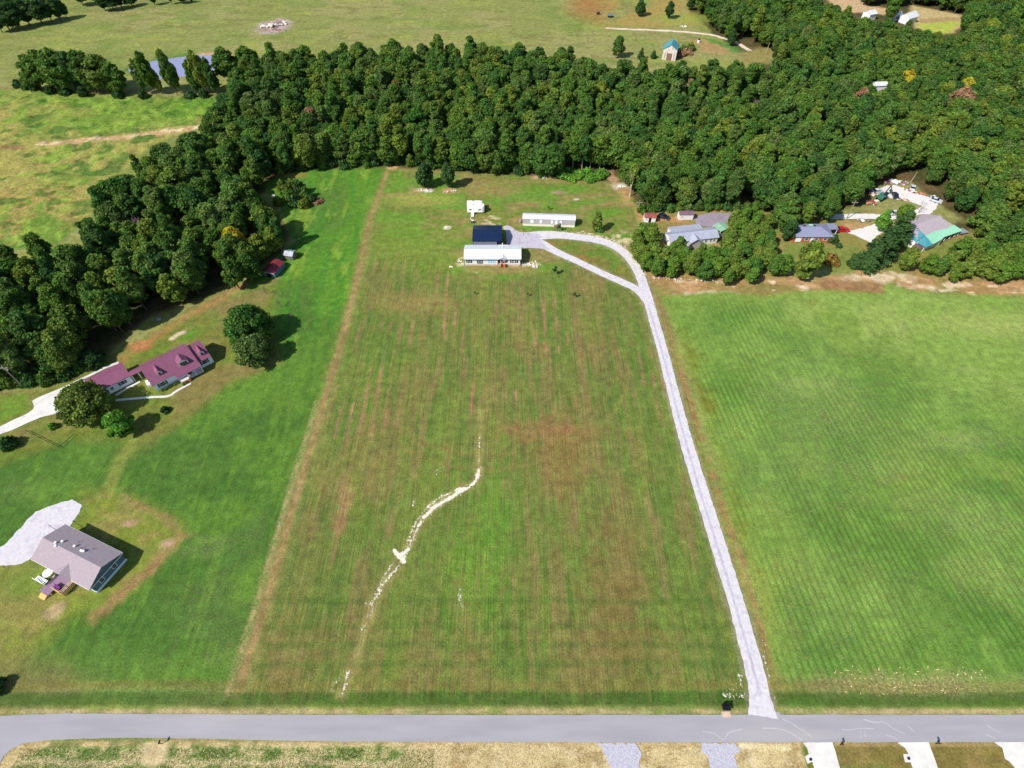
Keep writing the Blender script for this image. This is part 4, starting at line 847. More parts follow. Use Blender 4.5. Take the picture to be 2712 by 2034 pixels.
g = D(182,870,5.2); plant('yard0', g, 'big olive-green shade tree over the concrete driveway of the red-roofed house', None, 1.04, 1.0, 2.2, M['leaf_olive'])
g = D(256,914,3.6); plant('yard2', g, 'brighter green tree touching the big shade tree of the red-roofed house', None, .90, .92, 3.0, M['leaf_bright'])
g = D(197,776,2.0); plant('yard1', g, 'grey-green spreading bush tree between the garage and the left wood', None, .68, .5, 3.0, M['leaf_dark'])
for (x,yy,r,l,lm) in ((356,886,1.15,'small dark round shrub alone on the lawn below the red-roofed house',M['leaf_dark']),(114,921,1.1,'small bright green shrub beside the concrete driveway',M['leaf_bright']),(18,958,2.1,'dark rounded bush at the left edge near the dark V-shaped line',M['leaf_dark']),(-14,1486,1.9,'dark bush cut by the left picture edge near the road',M['leaf_dark'])):
    g = D(x,yy,.5*r); plant('bush%d'%(int(x)%4), g, l, None, r, r*1.15, None, lm)
for (x,yy,r,l) in ((575,636,2.0,'thin grey-brown bush above the big round lawn tree'),(606,664,2.1,'middle greyish bush right of the big round lawn tree'),(628,692,1.5,'lowest of the small greyish bushes beside the big round lawn tree'),(600,640,1.4,'upper right bush near the big round lawn tree')):
    plant('bare', D(x,yy), l, None, .22*r, .22*r, None, name='leafless_bush', cat='shrub'); 
x0 = [(610,405,2.2),(632,398,2.4),(648,412,2.6),(622,424,2.4),(600,436,1.9),(640,436,2.6),(662,422,2.2),(618,412,2.3),(674,430,1.8),(655,440,2.0)]
for i,(x,yy,r) in enumerate(x0): plant('bush%d'%(i%4), D(x,yy,1.2), 'shrub of the tangled thicket jutting into the left field', 'thicket in the left field', r*.95, r*1.5, None, [M['leaf'],M['leaf_olive'],M['leaf_dark']][i%3])
plant('bush1', D(684,436), 'brown dry brush at the right tip of the thicket', None, 2.0, 1.0, None, M['leaf_brown'])
b_, t_ = ((1580,612),(1588,560)); single(b_,t_,'orchard3',.8,'ragged tree with dead twigs alone right of the mobile home',M['leaf_olive'])
plant('bush2', D(1294,490,1.5), 'leafy lower growth around the ragged tree near the mobile home', None, 1.9, 1.6, None, M['leaf'])
for (x,yb,yt,l) in ((1198,593,574,'young tree in the lawn right of the white house, the tallest sapling'),(1240,643,630,'sapling in the mown field nearest the gravel drive fork'),(1140,640,631,'thin sapling in the mown field below the white house steps'),(1026,637,629,'leftmost sapling in the mown field below the white house')):
    b_, t_ = s_(x,yb,yt); single(b_,t_,'sapling',1.0,l,M['leaf_dark'])
single((1452,556),(1452,542),'sapling',1.0,'sapling behind the mobile home',M['leaf_bright']); single((1480,612),(1481,590),'sapling',1.0,'dark sapling between the mobile home and the gravel loop',M['leaf_dark'])
single((2120,740),(2146,640),'orchard3',.85,'tall ragged yellow-green tree in front of the brick house',M['leaf_hedge'])
g = W(2152,648,7); plant('orchard1', g, 'yellow-green domed tree against the blue-grey roof', None, 1.0, 1.2, None, M['leaf_olive'])
g = W(2128,712,3.5); plant('orchard0', g, 'dark green tree at the brown field edge before the brick house', None, .95, .9, None, M['leaf'])
plant('bush1', W(2203,690,1), 'round orange-tinged shrub on the lawn below the brick house', None, 2.3, 3.0, None, M['leaf_orange'])
g = W(2268,694,2); plant('orchard1', g, 'dense dome-shaped dark shrub tree left of the big pine', None, 1.05, .75, None, M['leaf_dark'])
plant('bush2', W(2206,636,1), 'dark shrub at the right corner of the brick house', None, 1.7, 2.2, None, M['leaf_dark']); plant('bush0', W(2224,648,1), 'low shrub beside the right corner of the brick house', None, 1.1, 1.2, None, M['leaf_dark'])
g = W(2092,612,4); plant('orchard3', g, 'dark tree against the left end of the brick house', None, 1.1, 1.1, None, M['leaf_dark'])
for (p, k, s, z, l, lm) in (((2345,655,6),'pine',1.35,1.05,'big dark pine left of the green-roofed building',M['leaf_dark']),((2385,610,6),'pine',1.2,1.0,'second dark pine behind the first, left of the green-roofed building',M['leaf_dark']),((2345,575,5),'orchard1',1.0,1.1,'bright green tree between the gravel lot and the track',M['leaf_bright']),((2400,560,4),'orchard0',.95,.9,'green tree in the grass island of the gravel lot',M['leaf']),((2310,690,4),'pine',.9,.7,'low pine at the field edge left of the belt',M['leaf_dark'])):
    plant(k, W(*p), l, None, s, z, None, lm, name='pine_tree' if k == 'pine' else 'tree')
plant('bare2', W(2432,564), 'leafless grey tree leaning over the white gravel lot', None, .62, .62, None, name='bare_tree')
plant('bare', W(2412,690), 'leafless white-twigged bush left of the green-roofed building', None, .6, .5, None, name='leafless_bush', cat='shrub', barkmat=M['chalk'])
# pale trunks at the wood edge behind the mobile home
for i,(b,t,k,l) in enumerate((((1463,456),(1467,372),'slim','ivy-clad pale-trunked tree left of the dark gap in the wood edge'),((1517,446),(1521,352),'slim','tall pale-trunked tree second from the dark gap'),((1541,452),(1547,352),'slim','tall pale-trunked tree third from the dark gap'),((1562,446),(1568,362),'slim','pale broken-topped trunk right of the tall ones'),((1588,448),(1594,352),'slim','slim ivy-green tree at the right of the pale trunks'),((1612,436),(1618,330),'slim','slim tree above the bright vine bank'),((1668,520),(1656,432),'sparse','leaning half-dead tree with bare pale limbs at the corner of the wood'),((1700,470),(1692,372),'sparse','thin yellowish tree with bare limbs right of the leaning one'))):
    single(b,t,k,.9,l,None if k == 'slim' else M['leaf_lime'])
def pole_snag(b, t, lab):
    h = height_from(b,t); mb = MB(); mb.tube((0,0,-.2),(.15,0,h*.5),.16,.12,7); mb.tube((.15,0,h*.5),(.25,.1,h),.12,.05,6); mb.tube((.2,.05,h*.8),(.9,.3,h*.95),.05,.02,5)
    o = mb.build('dead_trunk', M['pale_bark']); o.location = W(*b).to_3d(); tag(o, lab, 'dead tree')
pole_snag((1561,427),(1566,392),'short pale snag standing in the vine bank'); pole_snag((2055,128),(2068,88),'tall bleached snag rising above the upper right woods'); pole_snag((2028,142),(2043,112),'shorter bleached snag left of the tall one in the upper right woods'); pole_snag((2160,262),(2180,218),'bleached snag in the right-hand woods'); pole_snag((2412,482),(2422,455),'pale dead stem behind the gravel lot')
# vine bank and undergrowth along the wood edge
for i,(x,yy) in enumerate(((1215,380),(1235,384),(1255,382),(1275,385),(1292,382),(1245,374),(1268,374),(1300,375),(1225,372))):
    plant('bush%d'%(i%4), D(x,yy,.6), 'bright green vine-covered mound at the wood edge right of the dark gap', 'vine-covered mounds', 2.6, 1.9, None, M['leaf_bright'])
xs_ = np.linspace(742,1452,38)
for i, xx in enumerate(xs_):
    yy = np.interp(xx,[740,815,919,1030,1109,1251,1350,1404,1460],[463,446,447,437,441,455,458,464,470]) - 8 - 6*((i*7)%3)
    plant('bush%d'%(i%4), W(xx,yy,1.0), 'dark undergrowth bush at the foot of the main wood', 'undergrowth at the foot of the main wood', 2.1+.3*((i*5)%3), 3.2+.4*((i*3)%3), None, [M['leaf'],M['leaf_dark']][i%2])
xs_ = np.linspace(1700,2000,13)
for i, xx in enumerate(xs_):
    plant('bush%d'%(i%4), W(xx,np.interp(xx,[1700,1790,1870,2000],[556,550,548,546]),1.0), 'bush under the trees behind the two sheds', 'bushes behind the sheds', 1.9, 2.6, None, M['leaf'])
for i,(x,yy) in enumerate(((20,826),(60,822),(100,820),(140,806),(170,792),(85,805),(40,812),(-10,830))):
    plant('bush%d'%(i%4), D(x,yy,1), 'bush along the lower edge of the left wood', 'bushes below the left wood', 2.3, 2.6, None, M['leaf'])
# pond-side row and far trees
for i,(x,yb,yt,k) in enumerate(((92,193,120,'wood5'),(120,195,106,'wood4'),(150,197,104,'wood0'),(178,199,108,'wood3'),(208,200,108,'wood2'),(238,201,118,'wood7'),(264,203,135,'wood5'),(318,203,128,'wood0'),(338,204,108,'wood4'),(384,205,106,'wood0'),(428,204,128,'wood2'),(448,204,106,'wood4'),(470,204,124,'wood0'),(500,180,102,'wood0'),(350,203,146,'wood5'),(436,203,148,'wood7'),(165,192,112,'wood1'),(222,194,124,'wood1'),(385,200,140,'wood0'),(455,196,118,'wood2'),(545,170,98,'wood4'))):
    b_, t_ = s_(x,yb,yt); single(b_,t_,k,1.2 if not 300 < x < 480 else .56,'%s tree in the row between the farm pond and the rough meadow' % SH[k], None, '%s trees of the pond row' % SH[k])
for i,(x,yy) in enumerate(((38,184),(56,186),(76,190),(66,182),(108,198),(140,199),(180,202),(255,205),(310,206),(410,207),(440,206))): plant('bush%d'%(i%4), D(x,yy,1), 'low bush at the foot of the pond row', 'bushes of the pond row', 2.4, 2.8, None, M['leaf_dark'])
for i,(x,yb,yt,k) in enumerate(((6,70,22,'wood3'),(22,66,14,'wood0'),(42,62,2,'wood2'),(66,56,-4,'wood3'),(92,52,-8,'wood4'),(112,46,-6,'wood3'),(132,44,-8,'wood6'),(146,40,0,'wood8'),(30,40,-20,'wood4'),(80,30,-25,'wood7'))):
    b_, t_ = s_(x,yb,yt); single(b_,t_,k,1.5,'%s dark tree in the top left corner clump' % SH[k], M['leaf_dark'], '%s trees of the top left clump' % SH[k])
for i,(x,yb,yt,k) in enumerate(((180,12,-40,'wood4'),(228,24,-20,'wood2'),(246,22,-25,'wood4'),(264,18,-25,'wood3'),(286,14,-20,'wood5'),(335,11,-22,'wood6'),(372,9,-22,'wood8'),(398,7,-20,'wood5'),(415,6,-15,'wood3'))):
    b_, t_ = s_(x,yb,yt); single(b_,t_,k,1.35,'%s tree of the hedgerow at the top edge' % SH[k], M['leaf_dark'], '%s trees of the top hedgerow' % SH[k])
for (x,yb,yt,k,wf,l,lm) in ((1381,34,0,'orchard1',1.25,'left of two rounded trees alone in the far pasture beside the brown patch',M['leaf_dark']),(1444,40,2,'orchard2',.95,'right of two trees alone in the far pasture above the farm track',M['leaf_dark']),(1490,22,-10,'wood5',.9,'tree at the left tip of the top right wood',M['leaf_dark']),(1512,24,-12,'wood4',.8,'second tree at the left tip of the top right wood',M['leaf_dark']),(1334,124,76,'wood1',.85,'large round tree behind the wood left of the barn',M['leaf']),(1384,128,102,'cedar',1.3,'dark cedar left of the teal-roofed barn',M['leaf_dark']),(1411,126,108,'cedar',1.7,'squat dark cedar touching the left of the barn',M['leaf_dark']),(1577,98,64,'wood5',1.0,'dark tree standing at the bend of the farm track',M['leaf_dark']),(1438,102,90,'sapling',1.2,'tiny dark tree above the barn roof',M['leaf_dark'])):
    b_, t_ = s_(x,yb,yt); single(b_,t_,k,wf,l,lm)
for i,(x,yy) in enumerate(((1475,108),(1485,112),(1492,104),(1470,116))): plant('bush%d'%(i%4), D(x,yy,1), 'brownish brush right of the teal-roofed barn', 'brush beside the barn', 2.6, 2.6, None, M['leaf_brown'] if i%2 else M['leaf_olive'])
print('trees individual', sum(1 for t in TREES if t['category'] == 'tree'), 'shrubs', sum(1 for t in TREES if t['category'] == 'shrub'))
# ================================================================ buildings
def window(parent, face, u, z, w, h, L=None, Dp=None, style='plain', at=0.0, shutters=False):
    """window on a wall of the house frame: face 'f' front (y=at), 'b' back, 'l' left, 'r' right"""
    def bx(mb, u0,u1,d0,d1,z0,z1):
        if face == 'f': mb.box(u0,u1,at-d1,at-d0,z0,z1)
        elif face == 'b': mb.box(u0,u1,at+d0,at+d1,z0,z1)
        elif face == 'l': mb.box(at-d1,at-d0,u0,u1,z0,z1)
        else: mb.box(at+d0,at+d1,u0,u1,z0,z1)
    t = .09; mb = MB()
    bx(mb,u-w/2-t,u+w/2+t,0.003,.06,z-t,z); bx(mb,u-w/2-t,u+w/2+t,.003,.06,z+h,z+h+t); bx(mb,u-w/2-t,u-w/2,.003,.06,z,z+h); bx(mb,u+w/2,u+w/2+t,.003,.06,z,z+h)
    bx(mb,u-w/2,u+w/2,.006,.05,z+h*.48,z+h*.53)
    f = mb.build('window', M['frame'], parent); mb = MB(); bx(mb,u-w/2,u+w/2,.004,.02,z,z+h*.48); bx(mb,u-w/2,u+w/2,.004,.02,z+h*.53,z+h); mb.build('pane', M['blue_film'] if style == 'blue' else M['glass'], f)
    if shutters:
        for sgn in (-1,1):
            mb = MB(); c = u+sgn*(w/2+t+.22); bx(mb,c-.2,c+.2,.003,.05,z-.05,z+h+.05); mb.build('shutter', M['shutter'], parent)
    return f
def door(parent, face, u, z, w=.95, h=2.05, at=0.0, m=None):
    mb = MB()
    def bx(u0,u1,d0,d1,z0,z1):
        if face == 'f': mb.box(u0,u1,at-d1,at-d0,z0,z1)
        elif face == 'b': mb.box(u0,u1,at+d0,at+d1,z0,z1)
        elif face == 'l': mb.box(at-d1,at-d0,u0,u1,z0,z1)
        else: mb.box(at+d0,at+d1,u0,u1,z0,z1)
    bx(u-w/2,u+w/2,.003,.05,z,z+h); o = mb.build('door', m or M['frame'], parent)
    mb = MB(); 
    def b2(u0,u1,d0,d1,z0,z1):
        if face == 'f': mb.box(u0,u1,at-d1,at-d0,z0,z1)
        elif face == 'b': mb.box(u0,u1,at+d0,at+d1,z0,z1)
        elif face == 'l': mb.box(at-d1,at-d0,u0,u1,z0,z1)
        else: mb.box(at+d0,at+d1,u0,u1,z0,z1)
    b2(u+w*.32,u+w*.40,.05,.09,z+.95,z+1.05); mb.build('handle', M['black'], o); return o
def gable_walls(mb, x0,x1,y0,y1,h,rh,ry, z0=0.0, mi=0):
    """house body with gable ends at x0 and x1, ridge at y=ry"""
    vs = []
    for x in (x0,x1): vs += [(x,y0,z0),(x,y1,z0),(x,y1,h),(x,ry,rh),(x,y0,h)]
    return mb.add(vs, [(4,3,2,1,0),(5,6,7,8,9),(0,5,9,4),(2,7,6,1),(0,1,6,5)], mi)
def gable_roof(mb, x0,x1,y0,y1,h,rh,ry,ov=.35,t=.14,mi=0, gx=None):
    gx = ov if gx is None else gx; s0 = (rh-h)/(ry-y0); s1 = (rh-h)/(y1-ry)
    a = (x0-gx, y0-ov, h-s0*ov+t); b = (x1+gx, y0-ov, h-s0*ov+t); c = (x1+gx, ry, rh+t); d = (x0-gx, ry, rh+t); e = (x1+gx, y1+ov, h-s1*ov+t); f = (x0-gx, y1+ov, h-s1*ov+t)
    lo = [(p[0],p[1],p[2]-t) for p in (a,b,c,d,e,f)]; vs = [a,b,c,d,e,f]+lo
    return mb.add(vs, [(0,1,2,3),(3,2,4,5),(7,6,9,8),(8,9,11,10),(0,6,7,1),(4,10,11,5),(3,9,6,0),(5,11,9,3),(1,7,8,2),(2,8,10,4)], mi)
def gable_roof_y(mb, x0,x1,y0,y1,h,rh,ov=.3,t=.12,mi=0,back=0.0):
    """roof with ridge along y (cross gable, dormer)"""
    rx = (x0+x1)/2; s = (rh-h)/(rx-x0); a = (x0-ov, y0-ov, h-s*ov+t); b = (x0-ov, y1, h-s*ov+t); c = (rx, y1+back, rh+t); d = (rx, y0-ov, rh+t); e = (x1+ov, y0-ov, h-s*ov+t); f = (x1+ov, y1, h-s*ov+t)
    vs = [a,b,c,d,e,f]; lo = [(p[0],p[1],p[2]-t) for p in vs]
    return mb.add(vs+lo, [(0,3,2,1),(3,4,5,2),(6,7,8,9),(9,8,11,10),(0,6,9,3),(3,9,10,4),(0,1,7,6),(4,10,11,5)], mi)
def rail(mb, a, b, z, h=.95, post=.09, gap=.35):
    a = Vector(a); b = Vector(b); n = max(1, int((b-a).length/1.3))
    for i in range(n+1): p = a.lerp(b, i/n); mb.box(p.x-post/2,p.x+post/2,p.y-post/2,p.y+post/2,z,z+h)
    d = (b-a).normalized(); nn = Vector((-d.y,d.x))*.05
    for zz, tt in ((z+h,.06),(z+h*.55,.05),(z+.15,.05)):
        mb.add([(a.x-nn.x,a.y-nn.y,zz),(b.x-nn.x,b.y-nn.y,zz),(b.x+nn.x,b.y+nn.y,zz),(a.x+nn.x,a.y+nn.y,zz),(a.x-nn.x,a.y-nn.y,zz+tt),(b.x-nn.x,b.y-nn.y,zz+tt),(b.x+nn.x,b.y+nn.y,zz+tt),(a.x+nn.x,a.y+nn.y,zz+tt)],[(0,3,2,1),(4,5,6,7),(0,1,5,4),(1,2,6,5),(2,3,7,6),(3,0,4,7)])
def steps(mb, x0,x1,y_top,dy,z,n,dirn=-1):
    for i in range(n):
        zz = z*(n-i)/(n+1); ya = y_top+dirn*dy*i; yb = y_top+dirn*dy*(i+1); mb.box(x0,x1,min(ya,yb),max(ya,yb),0,zz)

# --- 1. grey shingled house, lower left
h1 = empty('house', (-103.3,48.1), R(-22.9), 'large house with a mauve-grey shingle roof and a front deck, beside a pale gravel pad', 'house')
mb = MB(); gable_walls(mb,.35,16.7,.4,8.2,3.0,4.75,4.3); mb.build('wall', M['slate_siding'], h1)
mb = MB(); gable_roof(mb,.3,16.7,.3,8.3,3.0,4.8,4.3,.35,.14); gable_roof_y(mb,7.1,11.5,.0,3.0,3.02,3.95,.2,.12,back=-.6); rf = mb.build('roof', M['shingle'], h1)
mb = MB(); mb.box(16.70,16.82,.35,8.25,0,.55); mb.box(.3,16.7,.30,.38,0,.45); mb.build('foundation', M['pale_blue_siding'], h1)
mb = MB(); mb.box(17.02,17.10,-.05,8.6,2.72,2.86); mb.box(.0,17.0,-.12,-.06,2.76,2.94); mb.box(0,17,8.66,8.72,2.76,2.94); mb.build('gutter', M['frame'], h1)
for (u,v,c) in ((4.4,5.3,1),(7.6,5.6,1),(10.4,5.5,1),(9.9,5.4,1),(3.6,4.5,1),(4.2,4.0,1)):
    zr = 4.9-abs(v-4.3)*.42; mb = MB(); mb.box(u-.18,u+.18,v-.15,v+.15,zr-.1,zr+.28); mb.box(u-.24,u+.24,v-.21,v+.21,zr+.28,zr+.34); mb.build('roof_vent', M['white_paint'], rf)
for (u,v) in ((7.2,6.7),(9.2,5.9),(11.4,6.8)):
    zr = 4.9-abs(v-4.3)*.42; mb = MB(); mb.tube((u,v,zr-.1),(u,v,zr+.35),.07,.07,8); mb.build('vent_pipe', M['black'], rf)
window(h1,'f',2.0,1.1,1.0,1.2,at=.4); window(h1,'f',4.4,1.1,1.0,1.2,at=.4); window(h1,'f',13.6,1.1,1.4,1.2,at=.4); door(h1,'f',8.6,1.0,at=.4,h=1.9); window(h1,'r',2.6,1.2,.9,1.1,at=16.7); window(h1,'r',5.9,1.2,.9,1.1,at=16.7)
mb = MB(); mb.box(6.2,10.9,-2.8,.3,.9,1.0); mb.box(5.6,8.2,-4.2,-2.8,.62,.72)
for (x,y) in ((6.3,-2.7),(8.5,-2.7),(10.8,-2.7),(10.8,-.2),(6.3,-.2)): mb.box(x-.08,x+.08,y-.08,y+.08,0,.9)
for (x,y) in ((5.7,-4.1),(8.1,-4.1),(5.7,-2.9),(8.1,-2.9)): mb.box(x-.07,x+.07,y-.07,y+.07,0,.62)
dk = mb.build('deck', M['deck'], h1)
mb = MB(); rail(mb,(10.85,-2.75),(10.85,.2),1.0); rail(mb,(8.3,-2.75),(10.85,-2.75),1.0); mb.box(10.95,11.02,-2.8,.25,.05,.95); mb.box(8.3,10.9,-2.90,-2.83,.05,.9); mb.build('railing', M['new_wood'], dk)
mb = MB(); rail(mb,(6.25,-.1),(6.25,-2.75),1.0,.9,.07); mb.build('handrail', M['black'], dk)
mb = MB(); steps(mb,6.0,7.8,-4.25,.32,.6,3); mb.build('step', M['new_wood'], dk)
mb = MB(); mb.slab([(2.0,-2.9,.12),(5.6,-2.9,.72),(5.6,-1.9,.72),(2.0,-1.9,.12)],.1)
rail(mb,(2.1,-2.86),(5.5,-2.86),.45,.6,.06); mb.build('ramp', M['white_paint'], h1)
t = empty('patio_umbrella', (h1.matrix_basis @ Vector((5.2,-.75,0))).to_2d(), 0, 'open white round patio umbrella beside the deck of the grey-roofed house', 'umbrella')
mb = MB(); vs = [(0,0,2.55)]+[(1.05*math.cos(k*math.pi/5),1.05*math.sin(k*math.pi/5),2.2) for k in range(10)]; mb.add(vs,[(0,k+1,(k+1)%10+1) for k in range(10)]); vs2 = [(a,b,c-.03) for a,b,c in vs]; mb.add(vs2,[(0,(k+1)%10+1,k+1) for k in range(10)]); mb.build('canopy', M['white_paint'], t)
mb = MB(); mb.tube((0,0,0),(0,0,2.55),.03,.03,8); mb.tube((0,0,0),(0,0,.12),.3,.26,12); mb.build('pole', M['frame'], t)
t = empty('bench', (h1.matrix_basis @ Vector((9.0,-2.15,1.0))), R(-22.9), 'dark bench with purple cushions on the front deck', 'bench')
mb = MB(); mb.box(-.9,.9,-.3,.3,.36,.42); mb.box(-.9,.9,.26,.32,.42,.85); mb.box(-.88,-.80,-.28,.28,0,.36); mb.box(.80,.88,-.28,.28,0,.36); mb.build('seat_frame', M['black'], t)
mb = MB(); mb.box(-.8,-.02,-.28,.24,.42,.52); mb.box(.02,.8,-.28,.24,.42,.52); mb.build('cushion', M['purple'], t)
for (u,v,hh,l) in ((-1.2,6.9,5.2,'thin dark post behind the left end of the grey-roofed house'),(2.2,9.8,4.6,'thin dark post behind the middle of the grey-roofed house')):
    p = h1.matrix_basis @ Vector((u,v,0)); mb = MB(); mb.tube((0,0,0),(0,0,hh),.05,.04,7); mb.tube((-.35,0,hh*.9),(.35,0,hh*.9),.03,.03,6); o = mb.build('post', M['black']); o.location = (p.x,p.y,0); tag(o,l,'post')

# --- 2. red metal roofed house with dormers, garage, breezeway
h2 = empty('house', (-97,96.6), R(42), 'white house with a dusky red metal roof and three dormers beside the left wood', 'house')
mb = MB(); gable_walls(mb,0,5.85,.0,9.2,3.0,5.35,4.6); gable_walls(mb,5.85,12.4,.0,9.4,3.0,5.5,4.5); gable_walls(mb,12.4,16.1,.2,8,2.8,4.9,4.2); mb.build('wall', M['pale_blue_siding'], h2)
mb = MB(); gable_roof(mb,0,5.86,0,9.2,3.05,5.45,4.6,.35,.12,gx=.0); gable_roof(mb,-.3,0,0,9.2,3.05,5.45,4.6,.35,.12,gx=.0)
gable_roof(mb,5.9,12.4,-1.7,9.4,2.75,5.75,4.5,.3,.12,gx=.15); gable_roof(mb,12.56,16.1,.2,8,2.85,5.0,4.2,.35,.12,gx=.0); mb.box(16.1,16.35,0.0,.01,2.7,2.71); rf = mb.build('roof', M['metal_red'], h2)
for (u,w_,v,zb) in ((3.0,1.3,1.3,3.6),(9.3,2.4,.4,3.9),(14.5,1.2,1.2,3.3)):
    mb = MB(); hh = zb+1.05; rx = u; rr = hh+.6+w_*.12
    mb.add([(u-w_/2,v,zb-.4),(u+w_/2,v,zb-.4),(u+w_/2,v,hh),(u,v,rr),(u-w_/2,v,hh),(u-w_/2,v+2.4,zb-.1),(u+w_/2,v+2.4,zb-.1),(u+w_/2,v+2.4,hh),(u,v+3.0,rr),(u-w_/2,v+2.4,hh)],[(0,1,2,3,4),(1,6,7,2),(0,4,9,5)]); dm = mb.build('dormer', M['frame'], h2)
    mb = MB(); gable_roof_y(mb,u-w_/2,u+w_/2,v,v+2.3,hh,rr,.22,.08,back=.5); mb.build('dormer_roof', M['metal_red'], dm)
    mb = MB(); n_ = 1 if w_ < 2 else 3
    for k in range(n_):
        c = u + (k-(n_-1)/2)*.62; mb.box(c-.27,c+.27,v-.05,v-.01,zb+.05,zb+.95)
    mb.build('pane', M['glass'], dm)
for (u,w_) in ((2.1,1.5),(13.9,1.3)): window(h2,'f',u,1.0,w_,1.25,at=.0 if u < 5 else .2,shutters=True)
window(h2,'f',7.4,1.0,1.2,1.3,at=0,shutters=True); door(h2,'f',9.2,.45,at=0,m=M['black']); window(h2,'f',11.0,1.0,1.2,1.3,at=0,shutters=True)
mb = MB(); mb.box(6.0,12.4,-1.75,-.01,.3,.42); mb.build('porch_floor', M['concrete'], h2)
for u in (6.15,8.4,10.4,12.3):
    mb = MB(); mb.box(u-.09,u+.09,-1.7,-1.52,.42,2.75); mb.build('porch_post', M['frame'], h2)
mb = MB(); rail(mb,(8.5,-1.62),(12.3,-1.62),.42,.85,.06); rail(mb,(12.3,-1.6),(12.3,-.1),.42,.85,.06); mb.build('railing', M['frame'], h2)
mb = MB(); steps(mb,6.9,8.3,-1.75,.34,.42,2); mb.box(6.7,6.9,-2.5,-1.76,0,.6); mb.box(8.3,8.5,-2.5,-1.76,0,.6); mb.build('step', M['brick'], h2)
mb = MB(); mb.box(-1.3,-.35,3.0,4.0,0,1.0); mb.tube((-.9,4.6,0),(-.9,4.6,1.1),.35,.35,10); mb.build('utility_box', M['white_paint'], h2)
mb = MB(); mb.box(-3.6,-.02,7.6,9.2,2.55,2.70); gable_roof(mb,-3.3,-.4,7.5,9.3,2.70,3.1,8.4,.15,.1,gx=0); mb.build('breezeway_roof', M['metal_red'], h2)
for (u,v) in ((-3.2,7.7),(-3.2,9.1),(-1.5,7.7),(-1.5,9.1)):
    mb = MB(); mb.box(u-.08,u+.08,v-.08,v+.08,0,2.55); mb.build('breezeway_post', M['frame'], h2)
g2 = empty('garage', (h2.matrix_basis @ Vector((-12.9,7.6,0))), R(42), 'detached white garage with a plain dusky red metal roof, joined by a breezeway', 'garage')
mb = MB(); gable_walls(mb,0,9.3,.2,6.5,2.7,3.5,3.35); mb.build('wall', M['pale_blue_siding'], g2)
mb = MB(); gable_roof(mb,0,9.3,.2,6.5,2.72,3.55,3.35,.3,.12); mb.build('roof', M['metal_red'], g2)
window(g2,'f',7.0,1.0,1.0,1.1,at=.2,shutters=True); window(g2,'f',4.2,1.0,.6,.9,at=.2); 
mb = MB(); mb.box(-.06,-.01,1.0,5.6,.05,2.2); mb.build('garage_door', M['frame'], g2)
for i in range(14):
    p = h2.matrix_basis @ Vector((1.2+i*.62 if i < 8 else 6.3+(i-8)*.5, -.65-.1*(i%2) if i < 8 else -2.3-.1*(i%3), 0))
    if i < 11: plant('bush%d'%(i%4), p, 'small clipped shrub in the bed along the front of the red-roofed house', 'foundation shrubs of the red-roofed house', .42, .5, None, [M['leaf'],M['leaf_olive'],M['leaf_bright']][i%3])

# --- 3. white double-wide in the middle
h3 = empty('house', (-15.8,150.6), 0, 'long white manufactured house with a pale metal roof and brown front steps, mid-field', 'house')
mb = MB(); gable_walls(mb,.2,11.0,.1,7.3,2.9,3.9,3.7,.6); gable_walls(mb,14.4,18.5,.1,7.3,2.9,3.9,3.7,.6); gable_walls(mb,11.0,14.4,1.5,7.3,3.2,3.9,3.7,.6); mb.build('wall', M['white_siding'], h3)
mb = MB(); mb.box(.22,18.48,.14,7.28,0,.62); mb.build('skirting', M['skirt'], h3)
mb = MB(); gable_roof(mb,.1,18.6,.1,7.3,2.92,4.0,3.7,.3,.12); gable_roof_y(mb,11.2,14.3,-.25,3.2,2.9,3.55,.1,.1,back=.0); rf = mb.build('roof', M['metal_white'], h3)
mb = MB(); mb.box(-.25,18.95,-.30,-.22,2.72,2.84); mb.build('gutter', M['shutter'], h3)
mb = MB(); mb.tube((12.6,5.9,2.8),(12.6,5.9,4.7),.10,.10,8); mb.tube((12.6,5.9,4.7),(12.6,5.9,4.85),.16,.16,8); mb.build('vent_pipe', M['white_paint'], rf)
mb = MB(); mb.box(11.0,14.4,.1,1.5,.45,.6); mb.build('porch_floor', M['old_wood'], h3)
mb = MB(); mb.box(11.02,14.38,1.42,1.497,.65,2.85); mb.build('porch_back', M['maroon_roof'], h3)
for u in (12.05,): mb = MB(); mb.box(u-.08,u+.08,.12,.28,.6,2.85); mb.build('porch_post', M['frame'], h3)
door(h3,'f',13.1,.62,at=1.42,h=2.0); 
mb = MB(); steps(mb,12.2,13.5,.08,.32,.62,3); mb.box(12.1,12.2,-1.0,.08,.0,1.2); mb.box(13.5,13.6,-1.0,.08,0,1.2); mb.build('step', M['brick'], h3)
for (u,w_,s,sh) in ((1.55,.9,'plain',True),(5.1,.9,'plain',True),(8.2,.62,'blue',False),(9.0,.62,'blue',False),(9.8,.62,'blue',False),(16.0,.7,'plain',False),(16.9,.7,'plain',False)):
    window(h3,'f',u,1.25,w_,1.15,at=.1,style=s,shutters=sh)
for u in (15.3,17.6): mb = MB(); mb.box(u-.18,u+.18,.05,.095,1.2,2.45); mb.build('shutter', M['shutter'], h3)
mb = MB(); mb.box(4.3,5.9,.03,.07,.9,1.15); mb.build('window_box', M['shutter'], h3); window(h3,'r',2.5,1.3,.8,1.0,at=18.5); window(h3,'b',4,1.3,.9,1.0,at=7.3); window(h3,'b',9,1.3,.9,1.0,at=7.3)

